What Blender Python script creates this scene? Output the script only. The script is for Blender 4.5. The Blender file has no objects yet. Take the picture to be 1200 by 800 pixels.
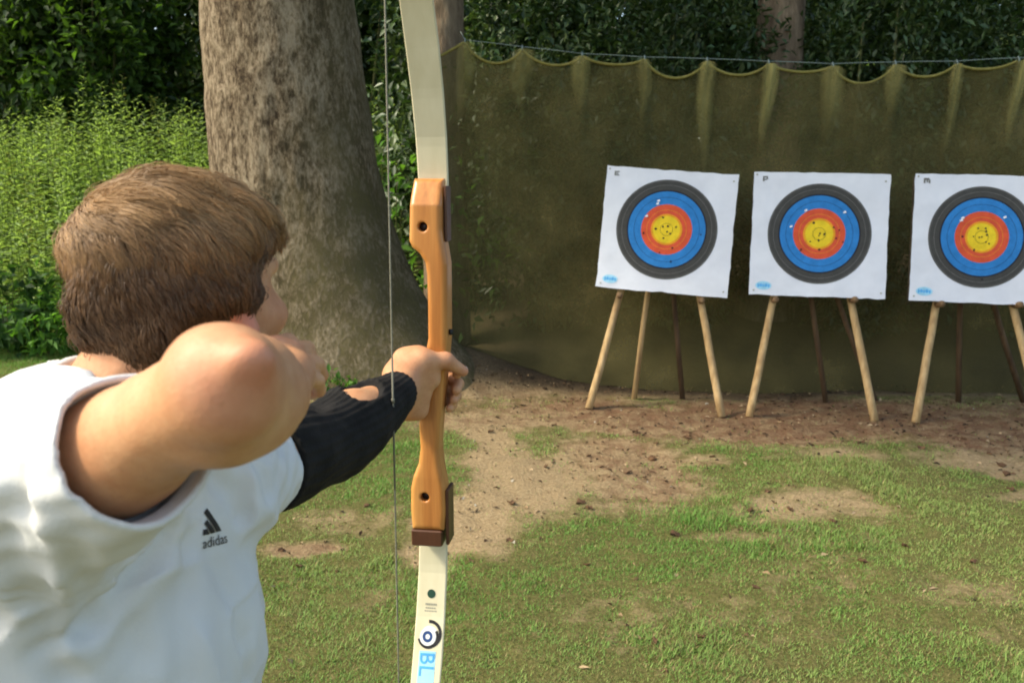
import bpy, math, random
import numpy as np
from mathutils import Vector
from mathutils.bvhtree import BVHTree
from mathutils.kdtree import KDTree

random.seed(7)
RNG = np.random.default_rng(11)
R = math.radians
scene = bpy.context.scene
COL = scene.collection

# ---------------------------------------------------------------- camera
PITCH = R(10.59)
CAM_H = 1.6
FPX = 1000.0
cam_d = bpy.data.cameras.new('camera')
cam_d.lens = 30.0
cam_d.sensor_width = 36.0
cam_d.clip_start = 0.02
cam_d.clip_end = 400
cam = bpy.data.objects.new('camera', cam_d)
COL.objects.link(cam)
cam.location = (0, 0, CAM_H)
cam.rotation_euler = (math.pi / 2 - PITCH, 0, 0)
scene.camera = cam
cam_d.dof.use_dof = True
cam_d.dof.focus_distance = 1.6
cam_d.dof.aperture_fstop = 11.0

# ---------------------------------------------------------------- sky and sun
SUN_TO = Vector((-0.74, -0.13, 0.78)).normalized()
SUN_EL = math.asin(SUN_TO.z)
SUN_AZ = math.atan2(SUN_TO.x, SUN_TO.y)
world = bpy.data.worlds.new('World')
scene.world = world
world.use_nodes = True
wn = world.node_tree.nodes
wbg = wn.get('Background') or wn.new('ShaderNodeBackground')
sky = wn.new('ShaderNodeTexSky')
sky.sky_type = 'NISHITA'
sky.sun_disc = False
sky.sun_elevation = SUN_EL
sky.sun_rotation = SUN_AZ
sky.dust_density = 2.5
sky.air_density = 1.0
sky.ozone_density = 1.0
world.node_tree.links.new(sky.outputs[0], wbg.inputs[0])
wbg.inputs[1].default_value = 0.15
sun_d = bpy.data.lights.new('sun', 'SUN')
sun_d.energy = 1.95
sun_d.angle = R(9.0)
sun_d.color = (1.0, 0.94, 0.84)
sun = bpy.data.objects.new('sun', sun_d)
COL.objects.link(sun)
sun.rotation_euler = (-SUN_TO).to_track_quat('-Z', 'Y').to_euler()
scene.view_settings.view_transform = 'Standard'
scene.view_settings.look = 'None'
scene.view_settings.exposure = 1.25
scene.view_settings.gamma = 1.0
scene.view_settings.use_white_balance = True
scene.view_settings.white_balance_temperature = 7200
scene.view_settings.white_balance_tint = 4
scene.render.engine = 'CYCLES'
scene.cycles.max_bounces = 8
scene.cycles.transparent_max_bounces = 16
scene.cycles.pixel_filter_type = 'BLACKMAN_HARRIS'
scene.cycles.filter_width = 1.9

# ---------------------------------------------------------------- helpers
CP, SP = math.cos(PITCH), math.sin(PITCH)

def U(px, py, d):
    """a point seen at photo pixel (px, py), d metres in front of the lens"""
    xc = (px - 600) / FPX * d
    yc = -(py - 400) / FPX * d
    return np.array([xc, d * CP + yc * SP, CAM_H + yc * CP - d * SP])

def G(px, py, z=0.0):
    """a point of the level z seen at photo pixel (px, py)"""
    v = U(px, py, 1.0) - np.array([0, 0, CAM_H])
    t = (z - CAM_H) / v[2]
    return np.array([v[0] * t, v[1] * t, z])

def zat(py, y):
    return CAM_H + y * math.tan(math.atan((400 - py) / FPX) - PITCH)

def smooth(a, b, x):
    t = np.clip((np.asarray(x, dtype=float) - a) / (b - a), 0, 1)
    return t * t * (3 - 2 * t)

def vnoise(P, scale=1.0, seed=0):
    """value noise in -1..1"""
    P = np.asarray(P, dtype=np.float64) * scale + seed * 17.31
    I = np.floor(P).astype(np.int64)
    F = P - I
    F = F * F * (3 - 2 * F)
    def h(ix, iy, iz):
        n = (ix * 374761393 + iy * 668265263 + iz * 1274126177) & 0x7fffffff
        n = ((n ^ (n >> 13)) * 1103515245) & 0x7fffffff
        n = (n ^ (n >> 16))
        return (n & 0xffff) / 32767.5 - 1.0
    out = 0
    for a in (0, 1):
        for b in (0, 1):
            for c in (0, 1):
                w = (F[..., 0] if a else 1 - F[..., 0]) * (F[..., 1] if b else 1 - F[..., 1]) * (F[..., 2] if c else 1 - F[..., 2])
                out = out + w * h(I[..., 0] + a, I[..., 1] + b, I[..., 2] + c)
    return out

def noise2(x, y, scale, seed=0, octaves=2):
    P = np.stack([x, y, np.zeros_like(x)], -1)
    o = 0
    amp = 1.0
    for k in range(octaves):
        o = o + amp * vnoise(P, scale * 2 ** k, seed + k)
        amp *= 0.5
    return o

def props(o, label=None, cat=None, group=None, kind=None):
    if label: o['label'] = label
    if cat: o['category'] = cat
    if group: o['group'] = group
    if kind: o['kind'] = kind
    return o

def empty(name, loc, label=None, cat=None, group=None):
    o = bpy.data.objects.new(name, None)
    o.empty_display_size = 0.1
    o.location = Vector(loc)
    COL.objects.link(o)
    return props(o, label, cat, group)

def link(name, me, parent=None):
    o = bpy.data.objects.new(name, me)
    COL.objects.link(o)
    if parent is not None:
        o.parent = parent
        # vertices are given in world space: undo the chain of parents
        off = Vector((0, 0, 0)); p = parent
        while p is not None:
            off -= p.location; p = p.parent
        o.location = off
    return o

def make(name, V, F, mat, parent=None, smooth_=False, col=None, quads=None):
    """V: (n,3); F: list of faces or an (m,k) array"""
    me = bpy.data.meshes.new(name)
    V = np.asarray(V, dtype=np.float32)
    if isinstance(F, np.ndarray):
        k = F.shape[1]
        me.vertices.add(len(V)); me.vertices.foreach_set('co', V.ravel())
        me.loops.add(F.size); me.loops.foreach_set('vertex_index', F.astype(np.int32).ravel())
        me.polygons.add(len(F))
        me.polygons.foreach_set('loop_start', np.arange(0, F.size, k, dtype=np.int32))
        me.polygons.foreach_set('loop_total', np.full(len(F), k, dtype=np.int32))
        me.update(calc_edges=True)
    else:
        me.from_pydata([tuple(v) for v in V.tolist()], [], F)
        me.update()
    if smooth_:
        me.polygons.foreach_set('use_smooth', np.ones(len(me.polygons), dtype=bool))
    if col is not None:
        for nm, arr in col.items():
            a = me.color_attributes.new(nm, 'FLOAT_COLOR', 'POINT')
            arr = np.asarray(arr, dtype=np.float32)
            if arr.shape[1] == 3:
                arr = np.concatenate([arr, np.ones((len(arr), 1), np.float32)], 1)
            a.data.foreach_set('color', arr.ravel())
    if mat is not None:
        me.materials.append(mat)
    return link(name, me, parent)

class MB:
    """collects shapes for ONE mesh"""
    def __init__(s): s.v = []; s.f = []
    def add(s, V, F):
        o = len(s.v)
        s.v += [tuple(map(float, v)) for v in V]
        s.f += [tuple(i + o for i in f) for f in F]
    def tube(s, pts, rad, n=8, cap=True):
        pts = [np.array(p, float) for p in pts]
        if not hasattr(rad, '__len__'): rad = [rad] * len(pts)
        V = []; F = []
        prev = None
        for i, p in enumerate(pts):
            t = pts[min(i + 1, len(pts) - 1)] - pts[max(i - 1, 0)]
            t /= np.linalg.norm(t) + 1e-9
            if prev is None:
                a = np.cross(t, [0, 0, 1.0])
                if np.linalg.norm(a) < 1e-3: a = np.cross(t, [1.0, 0, 0])
            else:
                a = prev - t * np.dot(prev, t)
            a /= np.linalg.norm(a); prev = a
            b = np.cross(t, a)
            for k in range(n):
                an = 2 * math.pi * k / n
                V.append(p + rad[i] * (math.cos(an) * a + math.sin(an) * b))
        for i in range(len(pts) - 1):
            for k in range(n):
                F.append((i * n + k, i * n + (k + 1) % n, (i + 1) * n + (k + 1) % n, (i + 1) * n + k))
        if cap:
            F.append(tuple(range(n - 1, -1, -1)))
            F.append(tuple((len(pts) - 1) * n + k for k in range(n)))
        s.add(V, F)
    def box(s, c, ax, half, bev=0.0):
        """oriented box; ax = three unit axes; bevelled ends when bev > 0"""
        c = np.array(c, float); A = [np.array(a, float) for a in ax]
        hx, hy, hz = half
        b = bev
        V = []; 
        prof = [(-hz, b), (-hz + b, 0), (hz - b, 0), (hz, b)] if b > 0 else [(-hz, 0), (hz, 0)]
        ring = []
        for z, ins in prof:
            x, y = hx - ins, hy - ins
            pts = ([(-x + b, -y), (x - b, -y), (x, -y + b), (x, y - b), (x - b, y), (-x + b, y), (-x, y - b), (-x, -y + b)] if b > 0 else
                   [(-x, -y), (x, -y), (x, y), (-x, y)])
            ring.append(len(pts))
            for u, w in pts: V.append(c + A[0] * u + A[1] * w + A[2] * z)
        n = ring[0]; F = []
        for i in range(len(prof) - 1):
            for k in range(n):
                F.append((i * n + k, i * n + (k + 1) % n, (i + 1) * n + (k + 1) % n, (i + 1) * n + k))
        F.append(tuple(range(n - 1, -1, -1))); F.append(tuple((len(prof) - 1) * n + k for k in range(n)))
        s.add(V, F)
    def build(s, name, mat, parent=None, smooth_=False):
        return make(name, np.array(s.v), s.f, mat, parent, smooth_)

# ---------------------------------------------------------------- materials
class NT:
    def __init__(s, name):
        s.m = bpy.data.materials.new(name); s.m.use_nodes = True
        s.t = s.m.node_tree; s.n = s.t.nodes
        s.b = s.n.get('Principled BSDF'); s.out = s.n.get('Material Output')
        s.tc = s.n.new('ShaderNodeTexCoord')
    def link(s, a, b): s.t.links.new(a, b)
    def noise(s, scale, detail=4, rough=0.55, stretch=None, dist=0.0, coord='Object'):
        n = s.n.new('ShaderNodeTexNoise')
        n.inputs['Scale'].default_value = scale; n.inputs['Detail'].default_value = detail
        n.inputs['Roughness'].default_value = rough; n.inputs['Distortion'].default_value = dist
        s.coord(n, stretch, coord); return n.outputs['Fac']
    def coord(s, n, stretch=None, coord='Object'):
        if stretch:
            mp = s.n.new('ShaderNodeMapping'); mp.inputs['Scale'].default_value = stretch
            s.link(s.tc.outputs[coord], mp.inputs[0]); s.link(mp.outputs[0], n.inputs['Vector'])
        else: s.link(s.tc.outputs[coord], n.inputs['Vector'])
    def voronoi(s, scale, stretch=None, feature='F1'):
        n = s.n.new('ShaderNodeTexVoronoi'); n.feature = feature
        n.inputs['Scale'].default_value = scale; s.coord(n, stretch); return n.outputs['Distance']
    def ramp(s, fac, stops, interp='LINEAR'):
        n = s.n.new('ShaderNodeValToRGB'); e = n.color_ramp.elements
        n.color_ramp.interpolation = interp
        while len(e) < len(stops): e.new(0.5)
        for el, (p, c) in zip(e, stops):
            el.position = p; el.color = (*c, 1) if len(c) == 3 else c
        s.link(fac, n.inputs[0]); return n.outputs[0]
    def mix(s, fac, a, b, mode='MIX'):
        n = s.n.new('ShaderNodeMix'); n.data_type = 'RGBA'; n.blend_type = mode
        for sock, v in ((n.inputs['Factor'], fac), (n.inputs[6], a), (n.inputs[7], b)):
            if isinstance(v, (int, float)): sock.default_value = v
            elif isinstance(v, tuple): sock.default_value = (*v, 1)
            else: s.link(v, sock)
        return n.outputs[2]
    def math(s, op, a, b=0.0):
        n = s.n.new('ShaderNodeMath'); n.operation = op
        for sock, v in ((n.inputs[0], a), (n.inputs[1], b)):
            if isinstance(v, (int, float)): sock.default_value = v
            else: s.link(v, sock)
        return n.outputs[0]
    def attr(s, name, out='Color'):
        n = s.n.new('ShaderNodeAttribute'); n.attribute_name = name; return n.outputs[out]
    def sep(s, c):
        n = s.n.new('ShaderNodeSeparateColor'); s.link(c, n.inputs[0]); return n.outputs
    def bump(s, h, strength=0.4, dist=0.01):
        n = s.n.new('ShaderNodeBump'); n.inputs['Strength'].default_value = strength
        n.inputs['Distance'].default_value = dist
        s.link(h, n.inputs['Height']); s.link(n.outputs[0], s.b.inputs['Normal'])
    def base(s, c, rough=0.7, spec=0.3, **kw):
        if isinstance(c, tuple): s.b.inputs['Base Color'].default_value = (*c, 1)
        else: s.link(c, s.b.inputs['Base Color'])
        if isinstance(rough, (int, float)): s.b.inputs['Roughness'].default_value = rough
        else: s.link(rough, s.b.inputs['Roughness'])
        s.b.inputs['Specular IOR Level'].default_value = spec
        for k, v in kw.items(): s.b.inputs[k.replace('_', ' ')].default_value = v
        return s.m

M = {}
def leaf_mat(name, rough=0.45, spec=0.4, trans=0.35, tint=(1.1, 1.25, 0.5)):
    t = NT(name); c = t.attr('Col')
    t.base(c, rough, spec)
    tr = t.n.new('ShaderNodeBsdfTranslucent')
    t.link(t.mix(1.0, c, tint, 'MULTIPLY'), tr.inputs[0])
    mx = t.n.new('ShaderNodeMixShader'); mx.inputs[0].default_value = trans
    t.link(t.b.outputs[0], mx.inputs[1]); t.link(tr.outputs[0], mx.inputs[2])
    t.link(mx.outputs[0], t.out.inputs[0]); return t.m
M['leaf'] = leaf_mat('foliage', 0.6, 0.2, 0.5)
M['gloss_leaf'] = leaf_mat('glossy_foliage', 0.4, 0.4, 0.22)
M['grass'] = leaf_mat('grass_blades', 0.6, 0.2, 0.3)

t = NT('soil_and_turf')
mask = t.sep(t.attr('Mask'))
n1 = t.noise(9, 6, 0.65); n2 = t.noise(60, 5, 0.7); n3 = t.noise(2.2, 4)
sand = t.ramp(n2, [(0.25, (0.175, 0.118, 0.065)), (0.5, (0.30, 0.218, 0.122)), (0.75, (0.42, 0.32, 0.19))])
earth = t.ramp(n2, [(0.25, (0.075, 0.039, 0.022)), (0.5, (0.165, 0.092, 0.052)), (0.78, (0.27, 0.165, 0.10))])
soil = t.mix(t.ramp(t.math('ADD', mask[1], t.math('MULTIPLY', t.math('SUBTRACT', n1, 0.5), 1.7)), [(0.25, (0, 0, 0)), (0.75, (1, 1, 1))]), earth, sand)
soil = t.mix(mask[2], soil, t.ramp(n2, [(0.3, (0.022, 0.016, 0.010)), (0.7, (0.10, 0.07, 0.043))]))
turf = t.ramp(n2, [(0.3, (0.06, 0.06, 0.018)), (0.55, (0.13, 0.12, 0.042)), (0.8, (0.23, 0.185, 0.085))])
fac = t.ramp(t.math('ADD', mask[0], t.math('MULTIPLY', t.math('SUBTRACT', n1, 0.5), 1.5)), [(0.2, (0, 0, 0)), (0.75, (1, 1, 1))])
t.base(t.mix(fac, turf, soil), 0.95, 0.1)
t.bump(t.math('ADD', n2, t.math('MULTIPLY', n1, 1.2)), 0.7, 0.025)
M['ground'] = t.m

t = NT('bark')
nb = t.noise(13, 9, 0.80, (1, 1, 0.5), 0.4); nc = t.noise(2.6, 3); nd = t.noise(42, 5, 0.72, (1, 1, 0.42)); ne = t.noise(5, 4, 0.6, (1, 1, 0.25))
mx = t.math('ADD', t.math('MULTIPLY', nb, 0.62), t.math('ADD', t.math('MULTIPLY', nd, 0.50), t.math('MULTIPLY', ne, 0.22)))
bc = t.ramp(mx, [(0.57, (0.42, 0.335, 0.235)), (0.655, (0.27, 0.205, 0.135)), (0.715, (0.135, 0.096, 0.06)), (0.79, (0.042, 0.028, 0.018))])
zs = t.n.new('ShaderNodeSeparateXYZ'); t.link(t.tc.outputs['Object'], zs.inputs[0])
shade_side = t.math('MULTIPLY', t.math('ADD', zs.outputs[0], 1.95), 0.9)  # paints shade down the trunk's right side
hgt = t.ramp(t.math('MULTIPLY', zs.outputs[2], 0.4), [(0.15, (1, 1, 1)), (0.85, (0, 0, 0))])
low = t.math('MULTIPLY', t.ramp(t.math('ADD', t.math('MULTIPLY', hgt, 0.62), shade_side), [(0.25, (0, 0, 0)), (0.9, (1, 1, 1))]), t.ramp(t.math('ADD', t.math('MULTIPLY', nc, 0.6), t.math('MULTIPLY', nd, 0.4)), [(0.34, (0.25, 0.25, 0.25)), (0.58, (1, 1, 1))]))
bc = t.mix(t.math('MULTIPLY', low, 0.85), bc, t.ramp(t.math('ADD', t.math('MULTIPLY', nb, 0.5), t.math('MULTIPLY', nd, 0.5)), [(0.35, (0.028, 0.024, 0.011)), (0.5, (0.085, 0.075, 0.030)), (0.65, (0.17, 0.145, 0.065))]))  # moss low on the trunk, painted shade on its right
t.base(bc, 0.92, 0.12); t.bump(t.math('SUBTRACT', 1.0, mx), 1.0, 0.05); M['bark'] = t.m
t = NT('brown_bark')
nb = t.noise(14, 6, 0.65, (1, 1, 0.25))
t.base(t.ramp(nb, [(0.3, (0.10, 0.068, 0.045)), (0.55, (0.23, 0.165, 0.11)), (0.75, (0.38, 0.29, 0.20))]), 0.9, 0.12); t.bump(nb, 0.9, 0.03); M['bark2'] = t.m

t = NT('stem'); t.base(t.ramp(t.noise(30), [(0.3, (0.05, 0.07, 0.02)), (0.7, (0.13, 0.12, 0.05))]), 0.8, 0.2); M['stem'] = t.m

# skin: colour by blood (attribute R), freckles by noise
t = NT('skin')
sa = t.sep(t.attr('Blood'))
ns = t.math('ADD', t.math('MULTIPLY', t.noise(9, 3), 0.5), t.math('MULTIPLY', t.noise(48, 5, 0.7), 0.5)); nf = t.noise(160, 2, 0.6)
c = t.ramp(ns, [(0.35, (0.47, 0.205, 0.098)), (0.65, (0.62, 0.335, 0.18))])
c = t.mix(sa[0], c, (0.60, 0.205, 0.135))
c = t.mix(t.ramp(nf, [(0.62, (0, 0, 0)), (0.78, (0.4, 0.4, 0.4))]), c, (0.38, 0.17, 0.085))
t.base(c, 0.5, 0.35); t.b.inputs['Subsurface Weight'].default_value = 0.10
t.b.inputs['Subsurface Radius'].default_value = (1.0, 0.35, 0.18); t.b.inputs['Subsurface Scale'].default_value = 0.006
t.bump(t.math('ADD', t.noise(420, 3), t.math('MULTIPLY', t.noise(70, 4), 0.6)), 0.30, 0.0012); M['skin'] = t.m
t = NT('eye_white'); t.base((0.75, 0.72, 0.68), 0.15, 0.5); M['eye'] = t.m
t = NT('nail'); t.base((0.72, 0.46, 0.36), 0.3, 0.5); M['nail'] = t.m

t = NT('hair_strand'); c = t.attr('Col')
t.base(c, 0.42, 0.35); M['hair'] = t.m
t = NT('scalp_hair'); t.base(t.ramp(t.noise(120, 4, 0.6, (1, 1, 0.3)), [(0.3, (0.045, 0.023, 0.011)), (0.7, (0.14, 0.072, 0.034))]), 0.6, 0.3); M['scalp'] = t.m

t = NT('white_cotton')
w1 = t.noise(300, 2); w2 = t.noise(9, 4)
t.base(t.ramp(w2, [(0.3, (0.63, 0.63, 0.63)), (0.7, (0.70, 0.70, 0.69))]), 0.9, 0.1); t.bump(t.math('ADD', t.math('MULTIPLY', w1, 0.15), w2), 0.25, 0.008)
t.b.inputs['Sheen Weight'].default_value = 0.15; M['cotton'] = t.m
t = NT('black_print'); t.base(t.ramp(t.noise(90, 3), [(0.3, (0.012, 0.011, 0.012)), (0.7, (0.03, 0.028, 0.03))]), 0.6, 0.3); M['print'] = t.m
t = NT('black_guard_fabric')
gw = t.noise(220, 3)
t.base(t.ramp(t.noise(25, 4), [(0.3, (0.009, 0.0085, 0.008)), (0.7, (0.023, 0.021, 0.020))]), 0.85, 0.12); t.bump(gw, 0.35, 0.003); M['guard'] = t.m
t = NT('denim'); t.base(t.ramp(t.noise(150, 3), [(0.3, (0.02, 0.03, 0.06)), (0.7, (0.05, 0.07, 0.12))]), 0.9, 0.15); M['denim'] = t.m
t = NT('shoe_leather'); t.base(t.ramp(t.noise(40, 3), [(0.3, (0.02, 0.02, 0.02)), (0.7, (0.06, 0.055, 0.05))]), 0.5, 0.4); M['shoe'] = t.m

t = NT('varnished_wood')
g1 = t.noise(28, 5, 0.6, (1, 1, 0.05), 0.6); g2 = t.noise(120, 3, 0.6, (1, 1, 0.03))
c = t.ramp(g1, [(0.3, (0.29, 0.095, 0.022)), (0.47, (0.48, 0.185, 0.045)), (0.7, (0.64, 0.30, 0.085))])
c = t.mix(t.ramp(g2, [(0.5, (0, 0, 0)), (0.75, (0.45, 0.45, 0.45))]), c, (0.27, 0.09, 0.02))
t.base(c, 0.38, 0.4, Coat_Weight=0.25, Coat_Roughness=0.2); t.bump(g2, 0.08, 0.002); M['wood'] = t.m
t = NT('dark_laminate'); t.base(t.ramp(t.noise(40, 4, 0.6, (1, 1, 0.06)), [(0.3, (0.045, 0.017, 0.009)), (0.7, (0.11, 0.042, 0.02))]), 0.4, 0.4); M['darkwood'] = t.m
t = NT('cream_limb')
t.base(t.ramp(t.noise(22, 4, 0.6, (1, 1, 0.12)), [(0.3, (0.60, 0.54, 0.36)), (0.7, (0.72, 0.66, 0.48))]), 0.4, 0.4); M['limb'] = t.m
t = NT('bow_string'); t.base(t.ramp(t.noise(300, 2), [(0.3, (0.16, 0.15, 0.11)), (0.7, (0.27, 0.25, 0.19))]), 0.7, 0.2); M['string'] = t.m
t = NT('serving_thread'); t.base((0.17, 0.16, 0.12), 0.7, 0.2); M['serve'] = t.m
t = NT('dark_serving'); t.base((0.02, 0.02, 0.02), 0.6, 0.3); M['dark'] = t.m
t = NT('steel'); t.base((0.03, 0.02, 0.018), 0.4, 0.5); M['bolt'] = t.m
def flat(name, c, var=0.12, rough=0.75):
    t = NT(name); lo = tuple(x * (1 - var) for x in c); hi = tuple(min(1, x * (1 + var)) for x in c)
    t.base(t.ramp(t.noise(35, 5, 0.6), [(0.3, lo), (0.7, hi)]), rough, 0.2); return t.m
M['blue_print'] = flat('blue_print', (0.08, 0.36, 0.72)); M['pale_blue'] = flat('pale_blue_print', (0.33, 0.62, 0.80)); M['green_print'] = flat('green_print', (0.02, 0.06, 0.04))
M['grey_print'] = flat('grey_print', (0.30, 0.29, 0.24))
M['navy_print'] = flat('navy_print', (0.03, 0.07, 0.2)); M['white_print'] = flat('white_print', (0.75, 0.76, 0.76))
t = NT('target_paper')
pw = t.noise(3.5, 3)
t.base(t.ramp(t.noise(6, 5), [(0.3, (0.66, 0.67, 0.74)), (0.7, (0.75, 0.76, 0.83))]), 0.8, 0.15); t.bump(pw, 0.5, 0.03); M['paper'] = t.m
def ink(name, c, ):
    t = NT(name)
    lo = tuple(x * 0.82 for x in c); hi = tuple(min(1, x * 1.12) for x in c)
    t.base(t.ramp(t.noise(18, 6, 0.7), [(0.3, lo), (0.7, hi)]), 0.75, 0.15); t.bump(t.noise(3.5, 3), 0.5, 0.03); return t.m
M['ink_black'] = ink('black_ink', (0.062, 0.060, 0.058)); M['ink_blue'] = ink('blue_ink', (0.028, 0.20, 0.52))
M['ink_red'] = ink('red_ink', (0.66, 0.095, 0.045)); M['ink_gold'] = ink('gold_ink', (0.80, 0.56, 0.035)); M['ink_line'] = ink('ring_line_ink', (0.17, 0.165, 0.155))
M['ink_dark'] = ink('dark_line_ink', (0.02, 0.02, 0.025)); M['ink_amber'] = ink('amber_ink', (0.78, 0.33, 0.03))
t = NT('foam_board'); t.base(t.ramp(t.noise(25, 4), [(0.3, (0.05, 0.04, 0.03)), (0.7, (0.12, 0.095, 0.065))]), 0.9, 0.1); M['foam'] = t.m
t = NT('pine_pole')
g1 = t.noise(30, 5, 0.6, (1, 1, 0.08)); g2 = t.noise(5, 3)
c = t.ramp(g1, [(0.3, (0.30, 0.185, 0.085)), (0.55, (0.46, 0.31, 0.155)), (0.75, (0.56, 0.40, 0.22))])
c = t.mix(t.ramp(g2, [(0.5, (0, 0, 0)), (0.8, (0.6, 0.6, 0.6))]), c, (0.22, 0.13, 0.065))
t.base(c, 0.75, 0.2); t.bump(g1, 0.4, 0.006); M['pole'] = t.m
t = NT('brown_peg'); t.base(t.ramp(t.noise(40, 3), [(0.3, (0.11, 0.06, 0.03)), (0.7, (0.24, 0.15, 0.08))]), 0.8, 0.2); M['peg'] = t.m
t = NT('old_rail'); t.base(t.ramp(t.noise(30, 3, 0.6, (1, 1, 0.1)), [(0.3, (0.06, 0.036, 0.022)), (0.7, (0.15, 0.095, 0.055))]), 0.85, 0.15); M['old'] = t.m

# netting: fine olive mesh that lets part of the light through
t = NT('olive_netting')
nn = t.noise(2.2, 5, 0.6); nf = t.noise(70, 2, 0.5)
c = t.ramp(nn, [(0.25, (0.066, 0.060, 0.024)), (0.55, (0.105, 0.088, 0.034)), (0.8, (0.155, 0.126, 0.052))])
t.base(c, 0.85, 0.1)
tr = t.n.new('ShaderNodeBsdfTransparent'); mx = t.n.new('ShaderNodeMixShader')
al = t.ramp(t.math('ADD', t.math('MULTIPLY', nn, 0.7), t.math('MULTIPLY', nf, 0.3)), [(0.3, (0.52, 0.52, 0.52)), (0.7, (0.86, 0.86, 0.86))])
t.link(al, mx.inputs[0]); t.link(tr.outputs[0], mx.inputs[1]); t.link(t.b.outputs[0], mx.inputs[2]); t.link(mx.outputs[0], t.out.inputs[0])
M['net'] = t.m
t = NT('gathered_netting')
t.base(t.ramp(t.noise(40, 4, 0.6, (1, 1, 0.15)), [(0.3, (0.24, 0.21, 0.075)), (0.7, (0.36, 0.31, 0.12))]), 0.85, 0.1)
tr = t.n.new('ShaderNodeBsdfTransparent'); mx = t.n.new('ShaderNodeMixShader')
t.link(t.math('MULTIPLY', t.sep(t.attr('Layers'))[0], t.ramp(t.noise(9, 4, 0.6, (1, 1, 0.2)), [(0.25, (0.45, 0.45, 0.45)), (0.6, (1, 1, 1))])), mx.inputs[0]); t.link(tr.outputs[0], mx.inputs[1]); t.link(t.b.outputs[0], mx.inputs[2]); t.link(mx.outputs[0], t.out.inputs[0])
M['gather'] = t.m
t = NT('net_hem'); t.base(t.ramp(t.noise(30, 3), [(0.3, (0.17, 0.15, 0.04)), (0.7, (0.27, 0.23, 0.075))]), 0.85, 0.1); M['hem'] = t.m
t = NT('pale_rope'); t.base((0.19, 0.23, 0.21), 0.7, 0.2); M['rope'] = t.m
t = NT('dead_leaf'); t.base(t.ramp(t.noise(20, 3), [(0.3, (0.05, 0.028, 0.016)), (0.7, (0.16, 0.085, 0.042))]), 0.8, 0.2); M['dead'] = t.m
t = NT('litter'); t.base(t.attr('Col'), 0.9, 0.15); M['litter'] = t.m

# ---------------------------------------------------------------- ground
def ground_z(x, y):
    x = np.asarray(x, float); y = np.asarray(y, float)
    z = 0.24 * np.exp(-(((x + 1.62) / 1.25) ** 2 + ((y - 6.75) / 1.0) ** 2))
    z = z + 0.20 * np.exp(-(((x + 0.55) / 0.85) ** 2 + ((y - 6.85) / 0.42) ** 2))
    z = z + 1.5 * smooth(8.4, 12.2, y) * smooth(0.4, -2.2, x)
    z = z + 0.35 * smooth(6.7, 9.5, y) * smooth(-1.5, 0.5, x)
    near = smooth(1.6, 3.0, y)
    return z + near * (0.018 * noise2(x, y, 1.1, 3, 2) + 0.008 * noise2(x, y, 6, 9, 2))

ELL = []
def blob(px, py, rx, ry, dirt, sand_):
    c = G(px, py); a = G(px, py - ry); b = G(px, py + ry); e = G(px + rx, py)
    ELL.append((c[0], c[1], abs(e[0] - c[0]), abs(a[1] - b[1]) / 2, dirt, sand_))
blob(600, 545, 95, 70, 1, 0.95); blob(560, 610, 75, 45, 1, 1.0); blob(900, 488, 480, 30, 1, 0.06); blob(740, 545, 120, 40, 1, 0.28)
blob(960, 597, 140, 24, 0.72, 0.75); blob(1165, 540, 90, 20, 0.9, 0.8); blob(1180, 510, 130, 26, 1, 0.3); blob(660, 500, 200, 14, 1, 0.55)
blob(520, 650, 55, 25, 0.85, 0.7); blob(850, 630, 90, 10, 0.4, 0.6); blob(340, 655, 50, 16, 0.95, 0.35); blob(400, 605, 90, 26, 0.5, 0.5)
blob(950, 782, 75, 20, 0.55, 0.6); blob(1110, 680, 80, 26, 0.45, 0.5); blob(30, 455, 110, 16, 0.7, 0.7); blob(600, 460, 110, 14, 0.9, 0.5)
blob(1000, 530, 60, 12, 0.7, 0.9); blob(1195, 570, 60, 12, 0.8, 0.7); blob(430, 690, 60, 14, 0.3, 0.4)
GR = len(ELL)
blob(1000, 557, 165, 19, 0, 0); blob(640, 520, 48, 20, 0, 0); blob(870, 556, 60, 12, 0, 0); blob(1120, 590, 70, 12, 0, 0)

def dirt_mask(x, y):
    x = np.asarray(x, float); y = np.asarray(y, float)
    wx = x + 0.20 * noise2(x, y, 1.7, 21, 4); wy = y + 0.20 * noise2(x, y, 1.7, 33, 4)
    d = np.zeros_like(x); s = np.full_like(x, 0.3); sw = np.full_like(x, 0.15); g = np.zeros_like(x)
    for k, (cx, cy, rx, ry, a, b) in enumerate(ELL):
        r = np.sqrt(((wx - cx) / rx) ** 2 + ((wy - cy) / ry) ** 2)
        w = 1 - smooth(0.35, 1.35, r)
        if k < GR:
            d = np.maximum(d, w * a); s = s + w * b; sw = sw + w
        else:
            g = np.maximum(g, w * (0.6 if k == GR + 1 else 0.9))
    d = d * (1 - g)
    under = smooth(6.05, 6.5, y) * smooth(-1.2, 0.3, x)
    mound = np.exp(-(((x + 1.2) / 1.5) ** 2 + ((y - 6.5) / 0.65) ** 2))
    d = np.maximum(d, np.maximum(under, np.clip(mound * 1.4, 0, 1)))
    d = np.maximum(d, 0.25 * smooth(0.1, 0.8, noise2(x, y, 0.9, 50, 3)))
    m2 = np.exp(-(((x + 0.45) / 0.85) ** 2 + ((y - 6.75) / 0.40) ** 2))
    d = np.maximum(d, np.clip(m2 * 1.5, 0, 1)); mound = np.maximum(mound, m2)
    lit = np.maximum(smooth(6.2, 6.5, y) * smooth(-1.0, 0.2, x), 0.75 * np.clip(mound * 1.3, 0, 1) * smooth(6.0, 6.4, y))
    return np.clip(d, 0, 1), np.clip(s / (sw + 1e-6), 0, 1), lit

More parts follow.
